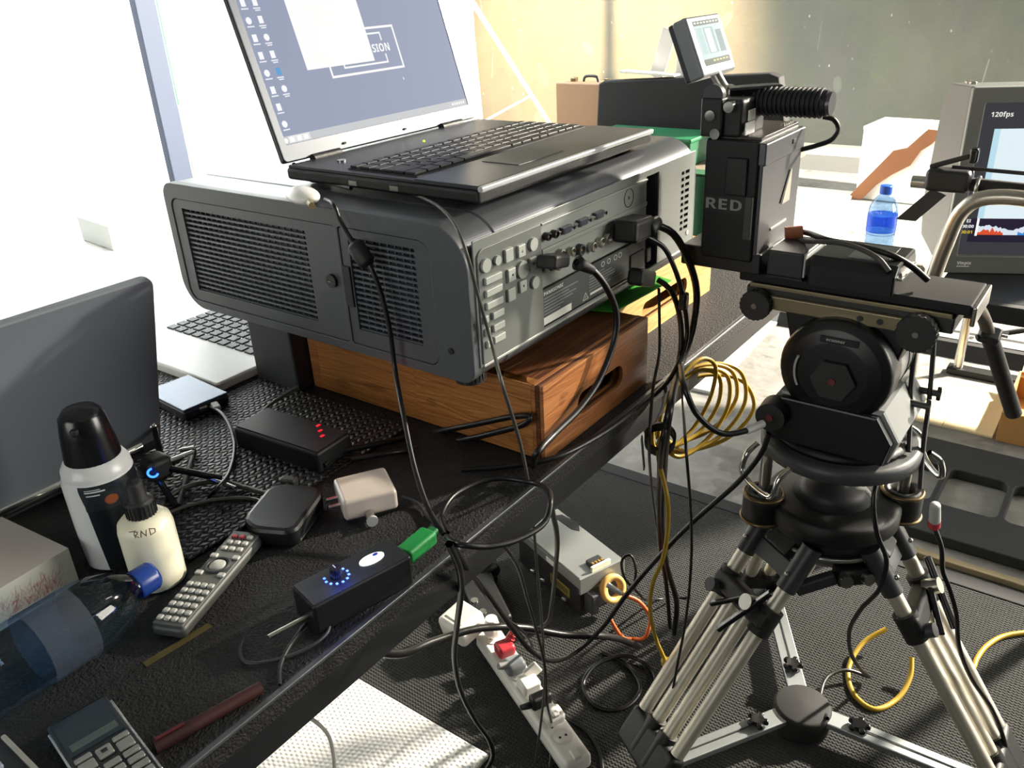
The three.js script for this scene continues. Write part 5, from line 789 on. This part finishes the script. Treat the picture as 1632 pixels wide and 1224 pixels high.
// ------------------------------------------------------------ cables (world points in metres)
M.cableDark = std(0x2c2c2e, 0.45);
const CABLES = [
  ['power_cable', 'black laptop lead with a thick lump running down the grille side of the projector', 'cable', 0.003, [[0.67,1.012,-0.778],[0.652,1.012,-0.744],[0.65,0.999,-0.737],[0.646,0.975,-0.715],[0.646,0.949,-0.691],[0.648,0.916,-0.68],[0.648,0.87,-0.673],[0.645,0.824,-0.669],[0.605,0.787,-0.622],[0.568,0.754,-0.576],[0.541,0.731,-0.534],[0.529,0.72,-0.505]]],
  ['signal_cable', 'thin grey cable lying along the laptop then falling past the control buttons to the floor', 'cableGrey', 0.002, [[0.745,1.02,-0.918],[0.752,1.014,-0.866],[0.748,1.012,-0.781],[0.736,1.012,-0.696],[0.681,1.01,-0.596],[0.651,0.991,-0.552],[0.663,0.934,-0.548],[0.677,0.875,-0.545],[0.581,0.886,-0.458],[0.644,0.776,-0.486],[0.691,0.667,-0.51],[0.734,0.533,-0.537],[0.772,0.385,-0.56],[0.8,0.231,-0.581],[0.818,0.02,-0.619]]],
  ['signal_cable', 'thick black cable arching from the upper connector plug across the hand hole', 'cable', 0.0042, [[0.823,0.929,-0.525],[0.846,0.913,-0.515],[0.863,0.886,-0.505],[0.877,0.849,-0.5],[0.871,0.813,-0.5],[0.835,0.774,-0.5],[0.789,0.754,-0.5],[0.732,0.745,-0.5],[0.689,0.74,-0.497],[0.709,0.706,-0.518]]],
  ['power_cable', 'heavy black power lead curving from the large plug down past the table edge', 'cable', 0.0054, [[1.039,0.921,-0.53],[1.061,0.905,-0.515],[1.081,0.865,-0.5],[1.095,0.812,-0.49],[1.077,0.76,-0.485],[1.025,0.716,-0.48],[0.908,0.708,-0.437],[1.006,0.541,-0.489],[1.079,0.391,-0.523],[1.141,0.258,-0.54],[1.198,0.135,-0.545],[1.234,0.02,-0.563]]],
  ['signal_cable', 'black cable with a blue collar hanging from the large plug beside the power lead', 'cable', 0.0036, [[1.011,0.911,-0.53],[1.035,0.891,-0.515],[1.042,0.859,-0.5],[1.053,0.811,-0.49],[1.057,0.752,-0.485],[1.005,0.713,-0.482],[0.898,0.705,-0.484],[0.799,0.708,-0.488],[0.73,0.71,-0.504],[0.687,0.706,-0.548],[0.656,0.706,-0.587]]],
  ['power_cable', 'black lead falling from the lower power plug behind the other cables', 'cable', 0.0042, [[1.038,0.842,-0.525],[1.044,0.831,-0.51],[1.055,0.799,-0.5],[1.05,0.753,-0.49],[1.022,0.706,-0.482],[0.903,0.681,-0.441],[1.007,0.516,-0.496],[1.095,0.351,-0.535],[1.174,0.191,-0.557],[1.245,0.02,-0.578]]],
  ['thin_wire', 'thin black wire hanging straight down beside the yellow coil', 'cable', 0.0022, [[1.053,0.823,-0.53],[1.019,0.78,-0.51],[0.98,0.751,-0.49],[0.957,0.723,-0.485],[0.884,0.687,-0.452],[1.019,0.514,-0.516],[1.151,0.317,-0.567],[1.323,0.01,-0.623]]],
  ['thin_wire', 'thin black wire hanging in front of the yellow coil near the tripod', 'cable', 0.0022, [[1.037,0.74,-0.484],[1.05,0.663,-0.484],[0.92,0.652,-0.415],[0.937,0.562,-0.413],[0.949,0.467,-0.412],[0.957,0.341,-0.418],[0.955,0.234,-0.428],[0.951,0.136,-0.437],[0.943,0.01,-0.448]]],
  ['signal_cable', 'black cable swinging in an arc from the hanging bundle to the tripod head', 'cable', 0.0042, [[1.033,0.722,-0.482],[0.934,0.737,-0.427],[0.939,0.7,-0.41],[0.957,0.672,-0.382],[0.987,0.669,-0.358],[1.012,0.671,-0.346]]],
  ['signal_cable', 'long black cable drooping from the tripod head and rising back to the table', 'cable', 0.004, [[1.021,0.654,-0.339],[1.02,0.622,-0.346],[1.013,0.572,-0.371],[1.002,0.528,-0.402],[0.99,0.481,-0.436],[0.972,0.417,-0.476],[0.951,0.342,-0.518],[0.931,0.269,-0.553],[0.911,0.214,-0.59],[0.833,0.257,-0.587],[0.785,0.312,-0.588],[0.722,0.414,-0.577],[0.647,0.538,-0.554],[0.583,0.635,-0.529],[0.538,0.7,-0.508]]],
  ['signal_cable', 'thick black cable loop resting on the front corner of the table', 'cable', 0.0032, [[0.532,0.72,-0.504],[0.566,0.71,-0.541],[0.612,0.708,-0.556],[0.659,0.708,-0.537],[0.672,0.71,-0.492],[0.6,0.751,-0.418],[0.582,0.739,-0.413],[0.548,0.737,-0.419],[0.514,0.743,-0.432],[0.492,0.752,-0.449],[0.523,0.724,-0.496]]],
  ['power_cable', 'thick black power lead crossing the carpet from under the table to the power strip', 'cable', 0.006, [[0.482,0.541,-0.643],[0.537,0.474,-0.663],[0.595,0.417,-0.67],[0.665,0.381,-0.678],[0.756,0.339,-0.672],[0.833,0.296,-0.647],[0.896,0.254,-0.604],[0.952,0.228,-0.565],[1.164,0.02,-0.604]]],
  ['power_cable', 'black lead hanging from the table corner over the white adapter to the floor', 'cable', 0.0038, [[0.48,0.759,-0.453],[0.517,0.696,-0.477],[0.544,0.638,-0.502],[0.583,0.531,-0.551],[0.613,0.437,-0.589],[0.648,0.335,-0.617],[0.69,0.232,-0.634],[0.729,0.144,-0.642],[0.746,0.085,-0.652],[0.754,0.01,-0.685]]],
  ['thin_wire', 'thin black wire falling from the table corner beside the grey metal unit', 'cable', 0.0028, [[0.488,0.753,-0.456],[0.611,0.585,-0.537],[0.721,0.43,-0.592],[0.795,0.333,-0.617],[1.011,0.06,-0.759]]],
  ['thin_wire', 'thin black wire crossing in front of the grey metal unit', 'cable', 0.0022, [[0.542,0.728,-0.439],[0.597,0.653,-0.464],[0.658,0.55,-0.499],[0.727,0.419,-0.536],[0.781,0.303,-0.565],[0.835,0.156,-0.602],[0.881,0.026,-0.626],[0.83,0.01,-0.598]]],
  ['signal_cable', 'paired black cable hanging over the end of the grey metal unit', 'cable', 0.0032, [[0.605,0.742,-0.421],[0.695,0.622,-0.476],[0.781,0.478,-0.541],[0.835,0.375,-0.585],[0.872,0.293,-0.62],[0.889,0.253,-0.65]]],
  ['thin_wire', 'braided black wire lying across the white dimpled sheet', 'cable', 0.0028, [[0.396,0.515,-0.642],[0.434,0.444,-0.683],[0.485,0.351,-0.731],[0.529,0.258,-0.776],[0.566,0.153,-0.827],[0.603,0.03,-0.888]]],
  ['thin_wire', 'thin black wire looped on the table in front of the control box', 'cableDark', 0.0018, [[0.329,0.712,-0.572],[0.314,0.703,-0.568],[0.304,0.703,-0.547],[0.321,0.703,-0.526],[0.35,0.703,-0.513],[0.372,0.704,-0.514],[0.382,0.705,-0.527],[0.376,0.705,-0.538],[0.346,0.704,-0.532],[0.319,0.703,-0.518],[0.303,0.703,-0.5]]],
  ['power_cable', 'flat grey cable ending in an angled plug behind the black adapter', 'cableGrey', 0.0034, [[0.398,0.71,-0.825],[0.427,0.709,-0.841],[0.455,0.709,-0.837],[0.475,0.709,-0.816],[0.485,0.709,-0.769],[0.489,0.712,-0.728],[0.494,0.716,-0.716],[0.512,0.718,-0.73]]],
  ['thin_wire', 'thin grey wire lying beside the flat grey cable', 'cableGrey', 0.0022, [[0.399,0.706,-0.816],[0.425,0.706,-0.808],[0.454,0.706,-0.787],[0.475,0.706,-0.757],[0.472,0.712,-0.716]]],
  ['usb_cable', 'thin black cable plugged into the portable drive', 'cable', 0.0026, [[0.59,0.712,-0.996],[0.586,0.714,-0.965],[0.572,0.712,-0.926],[0.543,0.708,-0.876],[0.505,0.708,-0.833],[0.459,0.72,-0.79],[0.448,0.708,-0.8]]],
  ['thin_wire', 'pale grey wire bending round the back corner of the orange box', 'cableGrey', 0.0026, [[0.691,0.72,-0.92],[0.667,0.712,-0.929],[0.635,0.709,-0.925],[0.6,0.708,-0.907],[0.573,0.708,-0.884]]],
  ['power_cable', 'thick black cable bent double against the side of the orange box', 'cable', 0.0038, [[0.568,0.71,-0.734],[0.6,0.71,-0.74],[0.641,0.71,-0.715],[0.715,0.695,-0.696],[0.724,0.729,-0.615],[0.722,0.758,-0.552],[0.72,0.766,-0.526],[0.72,0.755,-0.534],[0.72,0.728,-0.582],[0.71,0.689,-0.67],[0.633,0.71,-0.685],[0.599,0.708,-0.718]]],
  ['thin_wire', 'thin dark wire running from the white adapter to the table corner', 'cableDark', 0.002, [[0.566,0.712,-0.601],[0.574,0.705,-0.588],[0.559,0.704,-0.554],[0.541,0.71,-0.519]]],
  ['yellow_cable', 'coil of thin yellow cable hanging below the far table edge', 'yellow', 0.0034, [[1.016,0.598,-0.506],[1.027,0.643,-0.505],[1.067,0.685,-0.496],[1.114,0.699,-0.482],[1.139,0.678,-0.472],[1.128,0.631,-0.472],[1.087,0.588,-0.482],[1.04,0.574,-0.497],[1.027,0.592,-0.509],[1.032,0.632,-0.513],[1.068,0.668,-0.503],[1.116,0.678,-0.485],[1.147,0.658,-0.468],[1.142,0.617,-0.464],[1.104,0.58,-0.475],[1.056,0.57,-0.494],[1.027,0.572,-0.515],[1.034,0.618,-0.521],[1.077,0.661,-0.508],[1.131,0.675,-0.484],[1.166,0.652,-0.462],[1.159,0.605,-0.455],[1.115,0.561,-0.468],[1.06,0.548,-0.493],[1.046,0.587,-0.523],[1.047,0.628,-0.533],[1.086,0.664,-0.52],[1.142,0.675,-0.491],[1.183,0.654,-0.462],[1.183,0.611,-0.451],[1.142,0.574,-0.465],[1.085,0.564,-0.495],[1.047,0.567,-0.529],[1.049,0.615,-0.541],[1.095,0.657,-0.526],[1.158,0.671,-0.491],[1.201,0.648,-0.455],[1.199,0.599,-0.442],[1.152,0.555,-0.458],[1.089,0.542,-0.495],[1.057,0.561,-0.532],[1.053,0.603,-0.549],[1.095,0.64,-0.533],[1.16,0.65,-0.493],[1.209,0.627,-0.451],[1.214,0.584,-0.432],[1.17,0.546,-0.45],[1.105,0.537,-0.492],[0.984,0.619,-0.486],[0.957,0.604,-0.474],[0.928,0.566,-0.445],[0.944,0.501,-0.449],[0.954,0.432,-0.46],[0.957,0.375,-0.477],[0.964,0.317,-0.484],[0.981,0.24,-0.479],[0.998,0.188,-0.47],[1.01,0.148,-0.463]]],
  ['orange_cable', 'short orange cable looping out of the grey metal unit', 'orange', 0.0036, [[1.038,0.26,-0.606],[1.047,0.245,-0.583],[1.067,0.224,-0.558],[1.075,0.189,-0.539],[1.062,0.166,-0.537],[1.165,0.03,-0.622],[1.018,0.183,-0.572],[1.012,0.213,-0.586]]],
  ['thin_wire', 'thin black wire with a small curl beside the orange cable', 'cable', 0.0026, [[1.063,0.252,-0.567],[1.079,0.285,-0.572],[1.082,0.306,-0.586],[1.071,0.299,-0.595],[1.061,0.273,-0.586],[1.079,0.234,-0.57],[1.322,0.01,-0.643],[1.364,0.01,-0.589]]],
  ['yellow_cable', 'round loop of yellow cable on the carpet between the tripod legs', 'yellow', 0.0048, [[1.442,0.05,-0.21],[1.4,0.03,-0.24],[1.336,0.012,-0.246],[1.276,0.012,-0.217],[1.262,0.012,-0.18],[1.309,0.012,-0.151],[1.359,0.03,-0.143],[1.388,0.05,-0.15]]],
  ['yellow_cable', 'yellow cable bending out of the frame behind the right tripod leg', 'yellow', 0.005, [[1.499,0.01,-0.081],[1.469,0.01,-0.054],[1.495,0.012,-0.052],[1.542,0.012,-0.043],[1.591,0.012,-0.02],[1.64,0.012,0.029]]],
  ['yellow_cable', 'thin yellow cable running down behind the tripod bowl', 'yellow', 0.004, [[1.228,0.406,-0.219],[1.261,0.345,-0.208],[1.304,0.264,-0.191],[1.332,0.205,-0.18]]],
  ['signal_cable', 'black cable snaking from the tripod bowl down between the legs to the spreader', 'cable', 0.0036, [[1.12,0.582,-0.207],[1.092,0.558,-0.206],[1.084,0.504,-0.192],[1.087,0.465,-0.175],[1.103,0.402,-0.178],[1.141,0.317,-0.207],[1.177,0.238,-0.225],[1.207,0.168,-0.223],[1.247,0.105,-0.212],[1.327,0.02,-0.21],[1.312,0.03,-0.244],[1.277,0.03,-0.268],[1.221,0.03,-0.264],[1.148,0.06,-0.232]]],
  ['signal_cable', 'black cable with a red and white plug hanging down the right tripod leg', 'cable', 0.0034, [[1.117,0.522,-0.127],[1.112,0.494,-0.112],[1.11,0.458,-0.104],[1.116,0.431,-0.093],[1.127,0.384,-0.078],[1.138,0.317,-0.065],[1.158,0.251,-0.041],[1.177,0.191,-0.006],[1.188,0.129,0.021],[1.191,0.067,0.037]]],
  ['signal_cable', 'black cable hanging from the back corner of the camera plate', 'cable', 0.0036, [[1.233,0.772,-0.21],[1.213,0.734,-0.206],[1.19,0.686,-0.199],[1.169,0.638,-0.188],[1.145,0.611,-0.18]]],
  ['signal_cable', 'second black cable hanging from the camera plate beside the first', 'cable', 0.0036, [[1.272,0.773,-0.197],[1.249,0.724,-0.188],[1.218,0.659,-0.177],[1.18,0.608,-0.168],[1.144,0.557,-0.157]]],
  ['camera_cable', 'dark braided cable running from the camera back over the plate', 'cable', 0.0042, [[1.163,0.895,-0.39],[1.172,0.897,-0.37],[1.13,0.903,-0.321],[1.13,0.9,-0.28],[1.13,0.894,-0.24],[1.14,0.88,-0.216],[1.15,0.861,-0.195]]],
  ['camera_cable', 'pale grey cable running beside the dark one over the plate', 'cableGrey', 0.0036, [[1.188,0.882,-0.385],[1.14,0.895,-0.349],[1.12,0.904,-0.301],[1.11,0.902,-0.27],[1.1,0.895,-0.246],[1.1,0.882,-0.233]]],
  ['camera_cable', 'black cable curving from the handle end back into the camera', 'cable', 0.0036, [[1.262,1.04,-0.385],[1.269,1.036,-0.373],[1.273,1.023,-0.366],[1.267,1.009,-0.371],[1.257,1.001,-0.388],[1.243,0.995,-0.41]]],
  ['power_cable', 'grey mains lead running from the end of the power strip', 'cableGrey', 0.005, [[0.863,0.02,-0.578],[0.86,0.012,-0.564],[0.84,0.01,-0.524]]],
  ['usb_cable', 'thin grey cable tucked under the left edge of the laptop on the projector', 'cableGrey', 0.003, [[0.739,1.03,-0.911],[0.745,1.018,-0.922],[0.744,1.014,-0.894],[0.736,1.012,-0.843],[0.727,1.012,-0.794]]],
  ['tangled_cable', 'loose loop of black cable on the carpet left of the tripod', 'cable', 0.0042, [[1.117,0.01,-0.663],[1.112,0.012,-0.604],[1.069,0.012,-0.552],[1.009,0.012,-0.559],[0.99,0.012,-0.602],[1.023,0.012,-0.65],[1.072,0.02,-0.651],[1.127,0.02,-0.612],[1.125,0.012,-0.555],[1.038,0.012,-0.516],[0.965,0.012,-0.522]]],
  ['tangled_cable', 'black cable trailing along the carpet towards the bottom edge', 'cable', 0.0038, [[0.937,0.03,-0.664],[0.934,0.015,-0.628],[0.932,0.01,-0.587],[0.904,0.01,-0.543],[0.864,0.01,-0.511]]],
];
const cableOf = {};
for (const [name, label, mat, r, pts] of CABLES) {
  const o = pts[0], rel = pts.map(p => [p[0] - o[0], p[1] - o[1], p[2] - o[2]]);
  const t = thing(name, label, name.includes('wire') ? 'wire' : 'cable', o, 0, CABLES.filter(c => c[0] === name).length > 1 ? 'loose ' + name.replace('_', ' ') + 's' : undefined);
  part('cord', tube(rel, r, Math.max(24, rel.length * 9), false, 9), M[mat], t); cableOf[label] = { t, rel, r };
}
const cableBy = s => cableOf[Object.keys(cableOf).find(k => k.includes(s))];
function onCable(s, name, i, j, geo, mat, label) {                 // a plug or collar set along the cord between two of its points
  const c = cableBy(s); const m = part(name, along(geo, c.rel[i], c.rel[j]), mat, c.t, null, null, label); return m;
}
onCable('thick lump', 'lump', 3, 4, lathe([[0.0001, -0.017], [0.006, -0.016], [0.0105, -0.011], [0.0105, 0.011], [0.006, 0.016], [0.0001, 0.017]], 18), M.black, 'thick ferrite lump');
onCable('across the hand hole', 'plug', 0, 1, lathe([[0.0001, 0.016], [0.0055, 0.014], [0.0075, -0.004], [0.0095, -0.012], [0.0001, -0.014]], 16), M.black);
{ const c = cableBy('across the hand hole').t; part('plug_body', rb(0.05, 0.016, 0.026, 0.004, 3), M.black, c, [-0.03, 0.008, -0.012], [0, 0.25, -0.25], 'black moulded plug'); }
{ const c = cableBy('heavy black power lead').t; part('plug_body', rb(0.07, 0.03, 0.036, 0.006, 3), M.black, c, [-0.05, 0.006, -0.008], [0, 0.15, -0.12], 'large black moulded plug'); part('plug_neck', lathe([[0.0001, -0.02], [0.012, -0.018], [0.009, 0.01], [0.0001, 0.014]], 16).rotateZ(-1.4), M.black, c, [-0.008, 0.002, 0]); }
{ const c = cableBy('blue collar').t; part('collar', rb(0.022, 0.012, 0.014, 0.003), std(0x2b3c78, 0.4), c, [-0.01, 0.004, -0.006], [0, 0, -0.4], 'dark blue collar'); part('cable_joint', rb(0.014, 0.026, 0.012, 0.004), M.black, c, cableBy('blue collar').rel[3]); }
{ const c = cableBy('lower power plug').t; part('plug_body', rb(0.055, 0.024, 0.024, 0.006, 3), M.black, c, [-0.036, 0.013, -0.006], [0, 0.1, -0.35], 'black moulded power plug'); }
{ const k = cableBy('plugged into the portable drive'), c = k.t; part('plug', rb(0.02, 0.007, 0.012, 0.002), M.steel, c, [-0.006, 0.001, -0.006], [0, 1.2, 0]); part('plug', rb(0.02, 0.007, 0.01, 0.002), M.lightGrey, c, [0.004, 0.002, 0.012], [0, 1.2, 0]); }
{ const k = cableBy('flat grey cable ending'), c = k.t; part('angle_plug', rb(0.012, 0.012, 0.02, 0.003), M.cableGrey, c, k.rel[7], [0, 0.4, 0]); }
{ const k = cableBy('coil of thin yellow'), c = k.t; const n = k.rel.length; part('strap', lathe([[0.02, -0.012], [0.023, -0.011], [0.023, 0.011], [0.02, 0.012]], 24), M.blackMatte, c, k.rel[n - 10], [0.3, 0, 0.5], 'black fabric strap'); part('strap_tail', rb(0.05, 0.016, 0.002, 0.0008), M.blackMatte, c, [k.rel[n - 10][0] - 0.03, k.rel[n - 10][1] - 0.012, k.rel[n - 10][2] - 0.012], [0, 0.6, 0.6]); part('connector', along(lathe([[0.0001, -0.022], [0.008, -0.02], [0.009, 0], [0.005, 0.02], [0.0001, 0.022]], 16), k.rel[n - 2], k.rel[n - 1]), M.yellow, c, null, null, 'yellow connector sleeve'); }
{ const k = cableBy('short orange cable'), c = k.t; onCable('short orange cable', 'plug', 0, 1, cy(0.005, 0.005, 0.03, 12), M.lightGrey); }
{ const k = cableBy('red and white plug'), c = k.t; part('plug', along(lathe([[0.0001, -0.03], [0.007, -0.028], [0.008, 0.02], [0.005, 0.028], [0.0001, 0.03]], 16), [-0.03, 0.05, 0.0], [0, 0.004, 0]), M.lightGrey, c, null, null, 'silver plug body'); part('plug_ring', along(cy(0.0085, 0.0085, 0.014, 16), [-0.006, 0.012, 0], [0, 0, 0]), M.red, c, null, null, 'red plug ring'); }
{ const k = cableBy('dark braided cable'), c = k.t; part('connector', along(cy(0.0095, 0.0095, 0.024, 16), [0, 0, 0], k.rel[1]), std(0x8a5236, 0.4), c, null, null, 'copper brown connector'); }
{ const k = cableBy('from the hanging bundle to the tripod head'), c = k.t; const n = k.rel.length; part('tip', along(cy(0.0055, 0.0055, 0.03, 12), k.rel[n - 2], k.rel[n - 1]), M.lightGrey, c, k.rel[n - 1].map(v => 0)); }
renderer.render(scene, camera);
